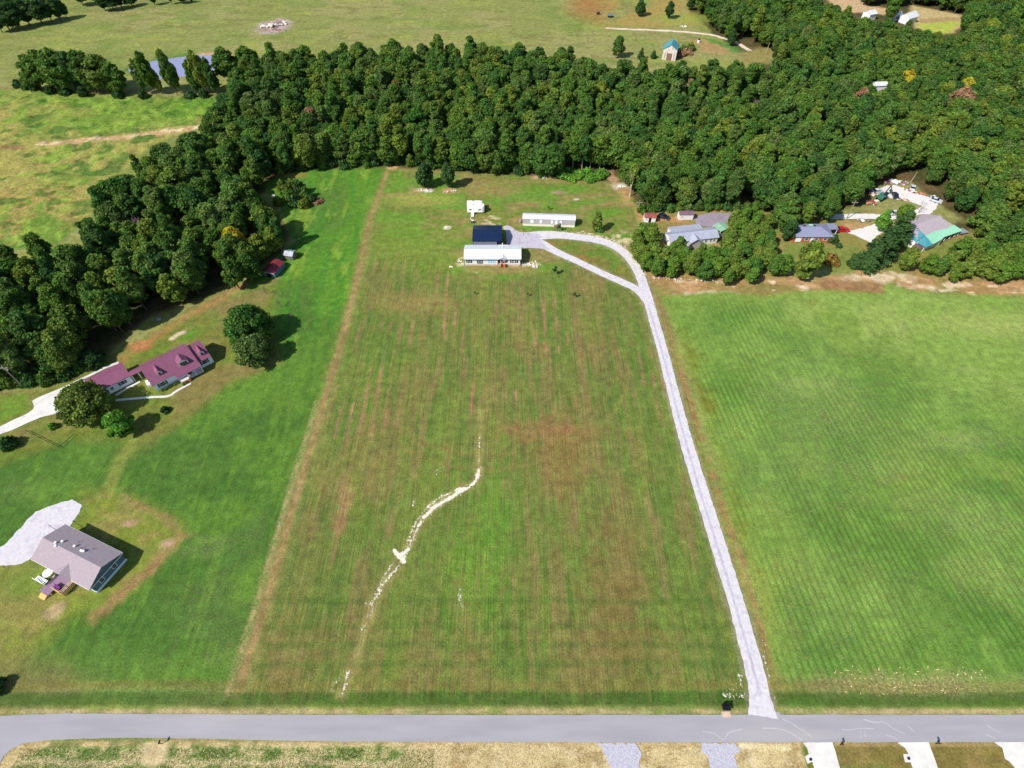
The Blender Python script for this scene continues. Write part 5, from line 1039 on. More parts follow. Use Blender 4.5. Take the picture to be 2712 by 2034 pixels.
# --- 4. navy garage
h4 = empty('garage', (-13.45,159.9), 0, 'metal garage with a dark navy roof and a grey lean-to, behind the white house', 'garage')
mb = MB(); gable_walls(mb,.1,9.8,.1,8.8,3.3,4.5,4.45); mb.build('wall', M['dark_paint'], h4)
mb = MB(); gable_roof(mb,.1,9.8,.1,8.8,3.32,4.55,4.45,.2,.12); mb.build('roof', M['metal_navy'], h4)
mb = MB(); mb.slab([(.3,-1.7,2.35),(8.3,-1.7,2.35),(8.3,.08,2.9),(.3,.08,2.9)],.1); mb.build('lean_to_roof', M['metal_dark'], h4)
for u in (.4,3.0,5.6,8.2): mb = MB(); mb.box(u-.06,u+.06,-1.65,-1.53,0,2.28); mb.build('post', M['frame'], h4)
mb = MB(); mb.box(9.81,9.86,1.0,4.0,0,2.6); mb.box(9.81,9.86,5.0,8.0,0,2.6); mb.build('garage_door', M['metal_dark'], h4)
mb = MB(); mb.box(-.2,.02,8.85,9.0,3.2,3.3); mb.box(-.12,10.0,9.02,9.08,3.18,3.34); mb.build('gutter', M['frame'], h4)

# --- 5. mobile home
h5 = empty('mobile_home', (3.75,173.45), R(-3.2), 'long narrow grey mobile home with white trim and skirting', 'mobile home')
mb = MB(); gable_walls(mb,.1,18.8,.05,3.35,2.95,3.45,1.7,.8); mb.build('wall', M['grey_siding'], h5)
mb = MB(); mb.box(.12,18.78,.02,3.38,0,.82); mb.build('skirting', M['white_skirt'], h5)
mb = MB(); gable_roof(mb,.1,18.8,.05,3.35,2.97,3.5,1.7,.15,.1); mb.build('roof', M['metal_lilac'], h5)
for (u,w_) in ((3.4,1.2),(6.6,.8),(10.6,.8),(13.7,.8)):
    f_ = window(h5,'f',u,1.45,w_*.6,.8,at=.05); mb = MB(); mb.box(u-w_/2,u+w_/2,.015,.045,1.2,2.6); mb.build('window_surround', M['frame'], h5)
door(h5,'f',12.1,.85,at=.05,h=1.95)
mb = MB(); mb.box(11.4,13.4,-1.2,.0,.70,.8); 
for (x,y) in ((11.5,-1.1),(13.3,-1.1)): mb.box(x-.05,x+.05,y-.05,y+.05,0,1.7)
steps(mb,11.5,12.6,-1.22,.3,.7,2); rail(mb,(11.45,-1.15),(13.35,-1.15),.8,.85,.06); mb.build('porch', M['old_wood'], h5)
t = empty('propane_tank', (3.0,175.6), R(80), 'small grey tank at the left end of the mobile home', 'tank')
mb = MB(); mb.tube((-.6,0,.55),(.6,0,.55),.38,.38,12); mb.ball((-.6,0,.55),.38); mb.ball((.6,0,.55),.38); mb.build('tank_body', M['galv'], t); mb = MB(); mb.box(-.5,-.4,-.25,.25,0,.3); mb.box(.4,.5,-.25,.25,0,.3); mb.build('stand', M['black'], t)
o = MB().slab([(5.0,177.3,.45),(7.6,177.1,.5),(7.0,178.4,.1),(5.6,178.5,.1)],.06).build('tarpaulin', M['white_paint']); tag(o,'pale crumpled sheet behind the left end of the mobile home','tarpaulin')

# --- 6. camper trailer pair
for (x0,y0,L_,Dp,lab,rnd_) in ((-16.45,180.95,6.3,2.15,'front white camper with a rounded nose, parked against the other camper',True),(-16.6,183.25,5.6,1.75,'rear white camper slab parked behind the round-nosed one',False)):
    t = empty('camper', (x0,y0), 0, lab, 'camper')
    pts = [(0,0),(L_-.9,0),(L_-.35,.15),(L_,.55),(L_,Dp-.5),(L_-.35,Dp-.12),(L_-.9,Dp),(0,Dp)] if rnd_ else [(0,0),(L_,0),(L_,Dp),(0,Dp)]
    MB().prism(pts,.55,2.85).build('body', M['white_paint'], t); MB().prism([(a*.98+.05,b*.94+.06) for a,b in pts],2.86,2.95).build('roof', M['frame'], t)
    for (u,v) in ((2.2,1.2),(4.0,.9),(5.0,1.0)) if rnd_ else ((2.2,1.2),(5.0,1.4)):
        mb = MB(); mb.box(u-.2,u+.2,v-.17,v+.17,2.955,3.12); mb.build('roof_vent', M['grey_siding'] if u != 2.2 else M['black'], t)
    for u in (2.4,3.2):
        mb = MB(); mb.tube((u,-.02,.33),(u,.2,.33),.33,.33,14); mb.build('wheel', M['tyre'], t)
    if rnd_:
        for u in (1.2,4.6): window(t,'f',u,1.5,.9,.55,at=0)
        door(t,'f',3.7,.6,.65,1.8,at=0); mb = MB(); mb.box(L_,L_+1.0,Dp/2-.05,Dp/2+.05,.45,.55); mb.build('tow_bar', M['black'], t)
o = MB(); o.box(-15.05,-14.0,178.7,180.9,.28,.36); o.box(-15.05,-14.0,180.0,180.9,.36,.55)
for yy in (178.8,179.8,180.8): o.box(-15.0,-14.9,yy-.05,yy+.05,0,.28); o.box(-14.15,-14.05,yy-.05,yy+.05,0,.28)
tag(o.build('boardwalk', M['white_paint']),'short white boardwalk leading to the camper door','boardwalk')
mb = MB(); pts = [(-15.2,178.6),(-15.0,177.4),(-14.5,176.8),(-14.35,175.9),(-14.2,175.4)]
for a,b in zip(pts,pts[1:]): mb.tube((a[0],a[1],.08),(b[0],b[1],.08),.07,.07,6)
tag(mb.build('hose', M['white_paint']),'white hose lying between the boardwalk and the barbecue','hose')
t = empty('barbecue', (-14.2,175.1), 0, 'black barbecue grill with a white lid in the lawn below the campers', 'barbecue')
mb = MB(); mb.box(-.55,.55,-.28,.28,.75,.95); mb.box(-.5,-.42,-.2,.2,0,.75); mb.box(.42,.5,-.2,.2,0,.75); mb.build('body', M['black'], t); mb = MB(); mb.tube((-.4,.1,.98),(.4,.1,.98),.2,.2,10); mb.build('lid', M['white_paint'], t)

# --- 7. white house with grey roof
h7 = empty('house', (54.2,159.7), R(10.3), 'white house with a blue-grey metal roof half hidden by a clump of trees', 'house')
mb = MB(); gable_walls(mb,.3,17.4,.3,5.9,2.6,3.85,2.9); gable_walls(mb,2.5,13.6,5.9,8.8,2.45,2.9,6.6); gable_walls(mb,.0,.0001,.0,.0001,.1,.2,.00005); mb.build('wall', M['white_siding'], h7)
mb = MB(); gable_roof(mb,.2,17.5,.3,5.9,2.62,3.9,2.9,.3,.1); mb.slab([(2.2,5.2,3.02),(13.9,5.2,3.02),(13.9,9.1,2.42),(2.2,9.1,2.42)],.1); gable_roof_y(mb,7.0,10.8,-1.2,2.9,2.6,3.8,.3,.1); mb.build('roof', M['metal_grey'], h7)
mb = MB(); mb.add([(7.1,-1.1,0),(10.7,-1.1,0),(10.7,-1.1,2.6),(8.9,-1.1,3.7),(7.1,-1.1,2.6),(7.1,.3,0),(10.7,.3,0),(10.7,.3,2.6),(7.1,.3,2.6)],[(0,1,2,3,4),(1,6,7,2),(0,4,8,5)]); mb.build('entry_gable', M['grey_siding'], h7)
for u in (4.1,5.6,13.2,15.0,16.2): window(h7,'f',u,1.0,.7,1.1,at=.3,shutters=u < 6)
door(h7,'f',6.5,.2,at=.3); window(h7,'l',2.6,1.0,.8,1.1,at=.3)
mb = MB(); mb.box(3.2,6.9,-1.6,.25,0,.3); mb.build('porch_floor', M['skirt'], h7)
mb = MB(); mb.tube((7.3,4.7,2.6),(7.3,4.7,3.9),.12,.12,8); mb.build('vent_pipe', M['galv'], h7)
t = empty('carport', (72.7,165.9), R(24), 'carport with a sage green metal roof at the right end of the white house', 'carport')
mb = MB(); gable_roof_y(mb,0,4.4,0,4.3,2.75,3.15,.1,.1); mb.build('roof', M['metal_sage'], t)
for (u,v) in ((.1,.1),(4.3,.1),(.1,4.2),(4.3,4.2)): mb = MB(); mb.box(u-.07,u+.07,v-.07,v+.07,0,2.75); mb.build('post', M['frame'], t)
mb = MB(); mb.box(.2,4.2,.12,.2,0,1.9); mb.build('screen_wall', M['grey_siding'], t)
# sheds
def shed(x,y,L_,Dp,h,rh,az,wm,rm,lab,dr=1):
    t = empty('shed', (x,y), R(az), lab, 'shed'); mb = MB(); gable_walls(mb,0,L_,0,Dp,h,rh,Dp/2); mb.build('wall', wm, t)
    mb = MB(); gable_roof(mb,0,L_,0,Dp,h+.02,rh+.05,Dp/2,.2,.08); mb.build('roof', rm, t)
    for k in range(dr): door(t,'f',L_*(k+1)/(dr+1),.05,.9,1.9,at=0,m=M['black']); 
    window(t,'f',L_*.2,1.1,.5,.5,at=0); return t
shed(47.9,175.6,4.0,2.9,2.1,2.7,-4.5,M['white_siding'],M['rust_roof'],'small white shed with a rusty red roof, left of the other shed',1)
shed(60.7,176.9,5.2,2.3,2.3,2.8,1.8,M['white_siding'],M['maroon_roof'],'longer white shed with a maroon roof beside the parking pad',0)

# --- 8. brick ranch house
h8 = empty('house', (97.4,163.0), R(0), 'low brick house with a blue-grey hipped roof beside a red car', 'house')
MB().box(.5,13.6,.5,7.3,0,2.6).build('wall', M['brick'], h8)
mb = MB(); a=(0,0,2.6); b=(14.1,0,2.6); c=(14.1,7.8,2.6); d=(0,7.8,2.6); e=(4.0,3.9,4.1); f=(10.1,3.9,4.1)
mb.add([a,b,c,d,e,f],[(0,1,5,4),(1,2,5),(2,3,4,5),(3,0,4),(0,3,2,1)]); mb.slab([(14.1,4.2,2.75),(17.2,4.6,2.6),(17.2,8.0,2.6),(13.9,7.9,2.75)],.12); rf = mb.build('roof', M['asphalt_roof'], h8)
for (u,v) in ((4.6,4.6),(8.2,4.7)): mb = MB(); mb.box(u-.25,u+.25,v-.2,v+.2,3.6,4.2); mb.build('roof_vent', M['black'], rf)
mb = MB(); mb.box(6.6,7.8,4.9,5.7,3.3,3.95); mb.build('skylight', M['metal_mint'], rf)
for (u,v) in ((16.9,4.8),(16.9,7.8)): mb = MB(); mb.box(u-.08,u+.08,v-.08,v+.08,0,2.45); mb.build('carport_post', M['frame'], h8)
mb = MB(); mb.box(1.2,3.2,.40,.497,.4,2.2); mb.build('bay_panel', M['frame'], h8)
for u in (5.0,8.5,11.5): window(h8,'f',u,1.0,1.2,1.1,at=.5)
door(h8,'f',6.9,.1,at=.5)
# --- 9. big building with green and taupe roofs
h9 = empty('house', (140.5,157.4), R(25), 'large sprawling house with taupe and mint green metal roofs beside the gravel lot', 'house')
mb = MB(); gable_walls(mb,.6,15.5,4.0,13.5,2.7,4.9,8.8); mb.box(.8,9.0,.8,4.0,0,2.4); mb.box(9.0,18.6,3.0,4.1,0,2.5); mb.build('wall', M['white_siding'], h9)
mb = MB(); gable_roof(mb,.6,15.5,4.0,13.5,2.8,5.0,8.8,.35,.1,gx=.3); mb.slab([(15.7,4.6,3.1),(19.0,4.6,2.95),(17.6,9.4,3.5),(15.7,8.8,4.6)],.1); rf = mb.build('roof', M['metal_taupe'], h9)
mb = MB(); mb.slab([(3.2,.0,2.75),(9.6,1.0,2.65),(10.2,4.6,3.3),(3.4,4.0,3.75)],.1); mb.slab([(9.65,1.4,2.6),(19.7,1.4,2.5),(19.2,4.7,2.95),(10.25,4.7,3.2)],.1); mb.build('porch_roof', M['metal_mint'], h9)
mb = MB(); mb.slab([(.0,.0,2.45),(3.1,.0,2.8),(3.3,4.0,3.8),(-.4,3.2,2.5)],.1); mb.slab([(-.7,3.5,2.55),(3.3,4.1,3.85),(3.4,7.2,4.3),(-.6,6.4,2.9)],.1); mb.build('side_roof', M['metal_teal'], h9)
mb = MB(); mb.box(-1.8,.5,.9,3.4,0,1.6); mb.build('side_deck', M['maroon_roof'], h9)
mb = MB(); mb.box(-1.0,.55,3.5,5.2,0,2.3); mb.build('porch_infill', M['white_paint'], h9)
for u in (10,12.5,15,17.5,19.2): mb = MB(); mb.box(u-.08,u+.08,1.6,1.76,0,2.5); mb.build('porch_post', M['frame'], h9)
mb = MB(); mb.box(9.7,19.3,1.5,3.0,.0,.3); mb.build('porch_floor', M['old_wood'], h9)
for u in (11.5,14.5,17): window(h9,'f',u,.9,1.2,1.2,at=3.0)
door(h9,'f',13,.3,at=3.0,m=M['black']); window(h9,'f',3,.9,1.2,1.1,at=.8); window(h9,'f',6,.9,1.2,1.1,at=.8)
o = MB(); o.slab([(156.6,169.8,1.2),(160.6,170.6,1.0),(162.0,168.4,.8),(158.2,167.2,1.0)],.08)
for (x,y) in ((157.2,169.4),(160.4,170.2),(161.4,168.5),(158.4,167.6)): o.box(x-.06,x+.06,y-.06,y+.06,0,.8)
tag(o.build('low_canopy', M['galv']),'low corrugated metal canopy right of the large green-roofed house','canopy')
# --- 10. barn with teal roof
t = empty('barn', (79.3,322.4), R(-18), 'weathered white barn with a teal metal roof at the edge of the far pasture', 'barn')
def barn_body(mb,w_,l_,h,rh): return mb.add([(0,0,0),(w_,0,0),(w_,0,h),(w_/2,0,rh),(0,0,h),(0,l_,0),(w_,l_,0),(w_,l_,h),(w_/2,l_,rh),(0,l_,h)],[(0,1,2,3,4),(9,8,7,6,5),(1,6,7,2),(0,4,9,5)])
barn_body(MB(),7,8,5.2,7.4).build('wall', mat('barn_boards',(216,206,200),.85,.2,1.2,stretch=(3,3,.4),dirt=(140,112,104),dirt_amt=.9), t)
mb = MB(); gable_roof_y(mb,0,7,0,8.3,5.2,7.45,.3,.12); mb.build('roof', M['metal_teal'], t)
mb = MB(); mb.box(2.2,4.9,-.06,-.01,0,3.4); mb.build('barn_door', M['old_wood'], t)
# --- 11. red barn and tin shed in the left wood
t = empty('barn', (-81.6,145.6), R(-16), 'small barn with a bright red sheet roof under the left wood trees', 'barn')
barn_body(MB(),4.3,6.2,1.9,2.6).build('wall', M['slate_siding'], t); mb = MB(); gable_roof_y(mb,0,4.3,0,6.2,1.9,2.65,.2,.08); mb.build('roof', M['bright_red'], t)
mb = MB(); mb.box(-.2,4.5,-.25,-.21,1.78,1.9); mb.build('trim', M['frame'], t); mb = MB(); mb.box(1.2,2.8,-.05,-.01,0,1.7); mb.build('barn_door', M['black'], t)
t = empty('shed', (-76.9,154.2), R(-12), 'tiny tumbledown shed with a silvery sheet roof beside the red-roofed barn', 'shed')
mb = MB(); gable_walls(mb,0,3.0,0,2.8,1.9,2.6,1.3); mb.build('wall', M['old_wood'], t); mb = MB(); gable_roof(mb,0,3.0,0,2.8,1.92,2.65,1.3,.3,.06); mb.build('roof', M['galv'], t); mb = MB(); mb.box(1.8,2.5,-.05,-.01,0,1.6); mb.build('door', M['slate_siding'], t)
o = MB(); o.slab([(-79.0,152.0,.9),(-77.6,153.6,.9),(-78.2,154.2,.5),(-79.6,152.6,.5)],.05); o.box(-78.9,-78.8,152.2,152.3,0,.85); o.box(-77.8,-77.7,153.4,153.5,0,.85); o.box(-79.4,-79.3,152.6,152.7,0,.5)
tag(o.build('trough', M['galv']),'low metal-topped trough between the red-roofed barn and the tiny shed','trough')
# --- 12. far white houses, small roofs in the woods
def far_house(x,y,L_,Dp,h,rh,az,lab,wm=M['white_siding'],rm=M['metal_white']):
    t = empty('house', (x,y), R(az), lab, 'house'); mb = MB(); gable_walls(mb,0,L_,0,Dp,h,rh,Dp/2); mb.build('wall', wm, t); mb = MB(); gable_roof(mb,0,L_,0,Dp,h,rh+.05,Dp/2,.3,.12); mb.build('roof', rm, t)
    for k in range(3): window(t,'f',L_*(k+.7)/3.4,1.1,.9,1.1,at=0)
    return t
far_house(211.6,379.5,5.2,5.5,3.2,4.4,22,'small white-roofed house below the bare field at the top right')
far_house(231.5,372.5,8.0,6.0,3.4,5.2,30,'white house with a steep pale roof beside the clearing at the top right')
far_house(226.5,379.0,4.0,4.0,3.0,4.2,10,'smaller pale annex left of the steep-roofed white house')
g = W(2310,266); far_house(g.x-2.5,g.y-2,5.5,4.0,7.5,8.2,5,'white roof showing through the middle of the right-hand woods')
M['scar_rock'] = mat('scar_limestone', (216,207,184), .9, .2, 3)
M['straw1'] = mat('straw_pale', (214,194,140), .9, .15, 3); M['straw2'] = mat('straw_dark', (150,128,76), .9, .15, 3); M['gr1'] = mat('grass_blade', (84,118,40), .9, .2, 3); M['gr2'] = mat('grass_blade_dark', (58,88,30), .9, .2, 3)
# ================================================================ vehicles and small things
def car(loc, rz, paint, label, kind='car', L_=4.5, wd_=1.8):
    t = empty('parked_car' if kind == 'car' else kind, loc, rz, label, 'car'); hw = wd_/2
    prof = [(-L_/2,.35),(-L_/2,.80),(-L_/2+.15,.92),(-L_*.28,1.0),(L_*.14,1.0),(L_*.40,.86),(L_/2-.05,.70),(L_/2,.38)]
    mb = MB(); n_ = len(prof); vs = [(x,-hw,z) for x,z in prof]+[(x,hw,z) for x,z in prof]
    mb.add(vs,[tuple(range(n_)),tuple(range(2*n_-1,n_-1,-1))]+[((i+1)%n_,i,n_+i,n_+(i+1)%n_) for i in range(n_)]); b = mb.build('body', paint, t)
    cab = [(-L_*.36,.99),(-L_*.24,1.42),(L_*.04,1.45),(L_*.20,.99)]; iw = hw-.16
    mb = MB(); vs = [(x,-(hw-.08 if z < 1.1 else iw),z) for x,z in cab]+[(x,(hw-.08 if z < 1.1 else iw),z) for x,z in cab]; mb.add(vs,[(0,1,2,3),(7,6,5,4),(1,0,4,5),(3,2,6,7)]); mb.build('window', M['glass'], t)
    mb = MB(); mb.box(-L_*.245,L_*.045,-iw,iw,1.42,1.475); mb.build('roof', paint, t)
    for (x,s) in ((-L_*.31,-1),(-L_*.31,1),(L_*.30,-1),(L_*.30,1)):
        mb = MB(); mb.tube((x,s*(hw-.18),.33),(x,s*(hw+.02),.33),.33,.33,14); w_ = mb.build('wheel', M['tyre'], t); mb = MB(); mb.tube((x,s*(hw+.02),.33),(x,s*(hw+.03),.33),.18,.18,10); mb.build('rim', M['silver_paint'], w_)
    for s in (-1,1): mb = MB(); mb.box(L_/2-.06,L_/2+.01,s*.62-.16,s*.62+.16,.58,.70); mb.build('headlight', M['frame'], t)
    return t
car((117.8,170.3), R(-2), M['red_paint'], 'bright red car at the right end of the brick house', L_=4.9, wd_=2.0)
car(W(1757,577), R(-35), M['dark_paint'], 'dark blue car parked between the two sheds', L_=4.4, wd_=1.9)
for (p, az, pm, l) in ((((2368,520)),80,M['dark_paint'],'dark car parked in the middle of the white gravel lot'),((2415,500),60,M['silver_paint'],'silver-white car at the back edge of the gravel lot'),((2476,534),-40,M['silver_paint'],'pale car at the right-hand edge of the gravel lot'),((2322,510),10,M['silver_paint'],'pale car under the trees left of the gravel lot'),((2370,568),5,M['silver_paint'],'white car beside the bright green tree in the lot island')):
    car(W(*p), R(az), pm, l)
t = empty('excavator', W(2332,528), R(35), 'green excavator with its black boom folded over, at the left of the gravel lot', 'excavator')
for s in (-1,1): mb = MB(); mb.box(-1.7,1.7,s*1.0-.25,s*1.0+.25,.1,.75); mb.build('track', M['black'], t)
MB().prism([(-1.8,-1.2),(1.3,-1.2),(1.6,-.6),(1.6,1.2),(-1.5,1.2),(-1.9,.6)],.95,1.9).build('body', M['machine_green'], t)
c_ = MB().prism([(.1,-1.15),(1.35,-1.15),(1.35,-.1),(.1,-.1)],1.91,2.9).build('cab', M['glass'], t)
mb = MB(); mb.tube((1.4,.3,1.5),(4.0,.4,4.2),.22,.18,6); mb.tube((4.0,.4,4.2),(6.4,.4,1.6),.18,.14,6); mb.build('boom', M['black'], t); mb = MB(); mb.box(6.1,6.9,0,.9,.9,1.6); mb.build('bucket', M['machine_green'], t)
# junk piles round the lot
def pile(name, pts, n_, size, mats, lab, seed, kind=None, zs=.6, spread=1.0):
    rnd = random.Random(seed); mb = MB(); k = len(mats)
    for i in range(n_):
        a = rnd.random()*(len(pts)-1); j = int(a); p = Vector(pts[j]).lerp(Vector(pts[j+1]), a-j); s = size*rnd.uniform(.4,1.2)
        c = (p.x+rnd.gauss(0,spread), p.y+rnd.gauss(0,spread*.6), s*zs*.4); mi = rnd.randrange(k)
        if rnd.random() < .5: mb.ball(c, s*.5, zs, mi, rnd, .35)
        else:
            az = rnd.uniform(0,3.1); ca, sa = math.cos(az), math.sin(az); l_, w_ = s*rnd.uniform(.6,1.4), s*rnd.uniform(.15,.5); b0 = len(mb.v)
            mb.box(-l_/2,l_/2,-w_/2,w_/2,0,s*.3*rnd.uniform(.3,1),mi)
            for q in range(b0,b0+8): x_,y_,z_ = mb.v[q]; mb.v[q] = (c[0]+x_*ca-y_*sa, c[1]+x_*sa+y_*ca, c[2]*rnd.uniform(.2,.4)+z_)
    o = mb.build(name, mats); tag(o, lab, None if kind else 'debris', None, kind); return o
JM = [M['rubble'],M['maroon_roof'],M['brick'],M['galv'],M['dark_paint'],M['white_paint'],M['red_dirt']]
pile('junk_pile', CP(cQ,(720,230),(850,220),(1000,240),(1200,270)), 90, 1.5, JM, 'long heap of mixed scrap along the back of the gravel lot', 1, spread=.9)
pile('junk_pile', CP(cQ,(1200,420),(1400,480),(1600,560)), 50, 1.3, JM, 'reddish scrap row at the right rear of the gravel lot', 2, spread=.7)
pile('junk_pile', CP(cQ,(1850,620),(2000,680),(2080,820)), 45, 1.4, [M['rubble'],M['silver_paint'],M['dark_paint'],M['galv']], 'grey scrap heap at the far right bend of the gravel lot', 3, spread=.6)
pile('junk_pile', CP(cQ,(200,500),(300,560),(420,440)), 50, 1.4, [M['maroon_roof'],M['dark_paint'],M['rubble'],M['red_dirt']], 'dark scrap heap at the left entrance of the gravel lot', 4, spread=.6)
pile('junk_pile', CP(cQ,(230,780),(330,760)), 30, 1.6, [M['brick'],M['red_dirt'],M['rust_roof']], 'rust-red scrap heap below the excavator', 5, spread=.7)
pile('rubble', CP(cQ,(940,690),(1100,680),(1280,750)), 60, .9, [M['rubble'],M['maroon_roof'],M['red_dirt']], 'line of boulders along the grass island of the gravel lot', 6, 'stuff', spread=.35)
pile('junk_pile', CP(c5,(600,680),(680,690)), 16, 1.1, [M['white_paint'],M['maroon_roof'],M['galv']], 'small scatter of scrap between the two white tracks', 7, spread=.4)
pile('debris_pile', CP(crop(650,0,700),(150,225),(230,215),(330,200)), 120, 1.8, [M['rubble'],M['rubble'],M['maroon_roof'],M['old_wood'],M['chalk']], 'brown and pale demolition heap alone in the far pasture', 8, spread=1.6)
pile('debris_pile', [W(1806,70),W(1812,72)], 14, 1.3, [M['rubble'],M['chalk'],M['old_wood']], 'small pale heap beside the farm track', 9, spread=.8)
pile('debris_pile', CP(crop(650,0,700),(1460,1590),(1540,1600)), 26, .8, [M['chalk'],M['rubble']], 'white rubble under the left lone tree in the back lawn', 10, spread=.5)
pile('debris_pile', CP(crop(650,0,700),(1660,1610),(1760,1600)), 26, .8, [M['red_dirt'],M['rubble']], 'orange rubble under the right lone tree in the back lawn', 11, spread=.5)
pile('debris_pile', [D(1335,402),D(1345,404)], 30, .9, [M['chalk'],M['rubble']], 'white rock pile at the corner of the wood behind the lawn', 12, spread=.8)
pile('rubble', DP((1255,503),(1300,512),(1340,530),(1370,562),(1392,596)), 300, .38, [M['chalk'],M['rubble'],M['straw1']], 'pale broken stone along the outer edge of the curving drive', 13, 'stuff', spread=.75)
pile('rubble', DP((1120,572),(1145,570),(1155,576)), 90, .6, [M['chalk'],M['rubble']], 'pale stone scattered at the right corner of the white house', 14, 'stuff', spread=.9)
pile('rubble', DP((990,560),(998,575)), 30, .5, [M['chalk'],M['rubble']], 'pale stone scattered at the left corner of the white house', 15, 'stuff', spread=.7)
pile('rubble', DP((1585,606),(1480,604),(1400,600)), 60, .6, [M['rubble'],M['chalk'],M['red_dirt']], 'stones under the trees before the white house', 16, 'stuff', spread=.8)
pile('brush_pile', [D(1170,384),D(1192,382)], 30, 1.2, [M['red_dirt'],M['rubble'],M['old_wood']], 'reddish brush pile at the wood edge behind the mobile home', 17, spread=.6)
pile('rubble', DP((1655,1420),(1648,1370)), 16, .16, [M['scar_rock']], 'pale stones in the verge right of the drive', 18, 'stuff', spread=.35)
pile('rubble', DP((1590,1480),(1604,1500),(1580,1508)), 20, .2, [M['scar_rock'],M['rubble']], 'pale stones in the grass left of the drive mouth', 19, 'stuff', spread=.8)
# rocks of the scar
def rocks():
    rnd = random.Random(31); mb = MB()
    for pts, w_, a in SCAR:
        P = [D(*q) for q in pts]
        for p, q in zip(P, P[1:]):
            L_ = (q-p).length
            for i in range(int(L_*w_*a*8)+1):
                t = rnd.random(); c = p.lerp(q, t); 
                if math.sin(c.x*2.3+c.y*1.7)+math.sin(c.y*3.1-c.x) < -.5: continue
                s = rnd.uniform(.04,.16)*(2.0 if rnd.random() < .12 else 1); mb.ball((c.x+rnd.gauss(0,.55)*w_, c.y+rnd.gauss(0,.55)*w_, 0), s, .45, 0, rnd, .35)
    o = mb.build('rock_outcrop', M['scar_rock']); tag(o, 'line of pale limestone breaking through the mown field', None, None, 'stuff')
rocks()
# low tufts on the near straw verge and dry stalks in the right field
def tufts(name, region, n_, size, ms, lab, seed, ok=None, hgt=1.0):
    rs = np.random.RandomState(seed); x = rs.uniform(region[0],region[1],n_); y = rs.uniform(region[2],region[3],n_)
    if ok is not None: k = ok(x,y); x, y = x[k], y[k]
    n_ = len(x); s = size*rs.uniform(.5,1.4,n_); a = rs.uniform(0,6.28,n_); tip = rs.normal(size=(n_,2))*.5*s[:,None]+np.array([.3,.2])*s[:,None]; w_ = s*.16
    v = np.stack([np.stack([x-np.cos(a)*w_,y-np.sin(a)*w_,0*x-.02],1), np.stack([x+np.cos(a)*w_,y+np.sin(a)*w_,0*x-.02],1), np.stack([x+tip[:,0],y+tip[:,1],s*hgt],1)],1).reshape(-1,3)
    me = bpy.data.meshes.new(name); me.vertices.add(len(v)); me.vertices.foreach_set('co', v.astype(np.float32).ravel()); me.loops.add(len(v)); me.loops.foreach_set('vertex_index', np.arange(len(v),dtype=np.int32))
    me.polygons.add(n_); me.polygons.foreach_set('loop_start', np.arange(n_,dtype=np.int32)*3); mi = rs.randint(0,len(ms),n_).astype(np.int32)
    for m_ in ms: me.materials.append(m_)
    me.polygons.foreach_set('material_index', mi); me.update(calc_edges=True); o = link_mesh(name, me); tag(o, lab, None, None, 'stuff')
offroad = lambda x,y: (y < 14.5) & ~((x > 17.5) & (x < 29)) & ~((x > 36) & (x < 46))
tufts('straw_verge', (-20,52,6,14.6), 26000, .22, [M['straw1'],M['straw1'],M['straw2'],M['straw2']], 'thick straw mulch on the near verge', 41, lambda x,y: (y < 14.4) & ~((x > 13.5) & (x < 23.5)) & ~((x > 33) & (x < 43.5)), .35)
tufts('verge_grass', (-92,-14,5,14.4), 26000, .30, [M['gr1'],M['gr2'],M['straw1'],M['straw2'],M['gr1']], 'rough green and straw grass on the near verge', 42, lambda x,y: (y < 13.9) & (np.hypot(x+64,y-13) > 2.4) & (x > -88+ (14-y)*-.2), .5)
tufts('field_grass', (-70,115,21,60), 30000, .22, [M['gr1'],M['gr2']], 'short grass tufts in the near part of the fields', 43, lambda x,y: np.abs(x-(38-.11*(y-20))) > 3.2, .4)
tufts('stubble', (62,92,22.5,27.5), 220, .45, [M['straw1']], 'pale dry stalks at the lower edge of the right field', 44, None, .3)
# poles
def pole(b, tpx, lab, lamp=False, arm=True, wires=None):
    h = height_from(b,tpx); g = W(*b); t = empty('utility_pole', g, 0, lab, 'utility pole')
    mb = MB(); mb.tube((0,0,-.3),(0,0,h),.17,.11,9); mb.build('pole', M['pole_wood'], t)
    if arm: mb = MB(); mb.box(-1.1,1.1,-.07,.07,h-.8,h-.62); mb.build('crossarm', M['pole_wood'], t)
    for u in (-.95,0,.95):
        mb = MB(); zz = h-.62 if arm and u else h; mb.tube((u if arm else u*.1,0,zz),(u if arm else u*.1,0,zz+.22),.05,.03,7); mb.build('insulator', M['frame'], t)
    if lamp: mb = MB(); mb.tube((0,0,h-1.2),(1.0,-.4,h-.9),.03,.03,6); mb.box(.9,1.35,-.6,-.3,h-1.0,h-.85); mb.build('lamp', M['galv'], t)
    return t, h
pole((64,1026),(10,970),'pale leaning-looking utility pole at the left edge of the left wood', True)
pole((2242,579),(2267,532),'utility pole crossing the white track behind the brick house')
pole((1689,562),(1695,532),'short utility pole at the corner of the wood near the red-roofed shed')
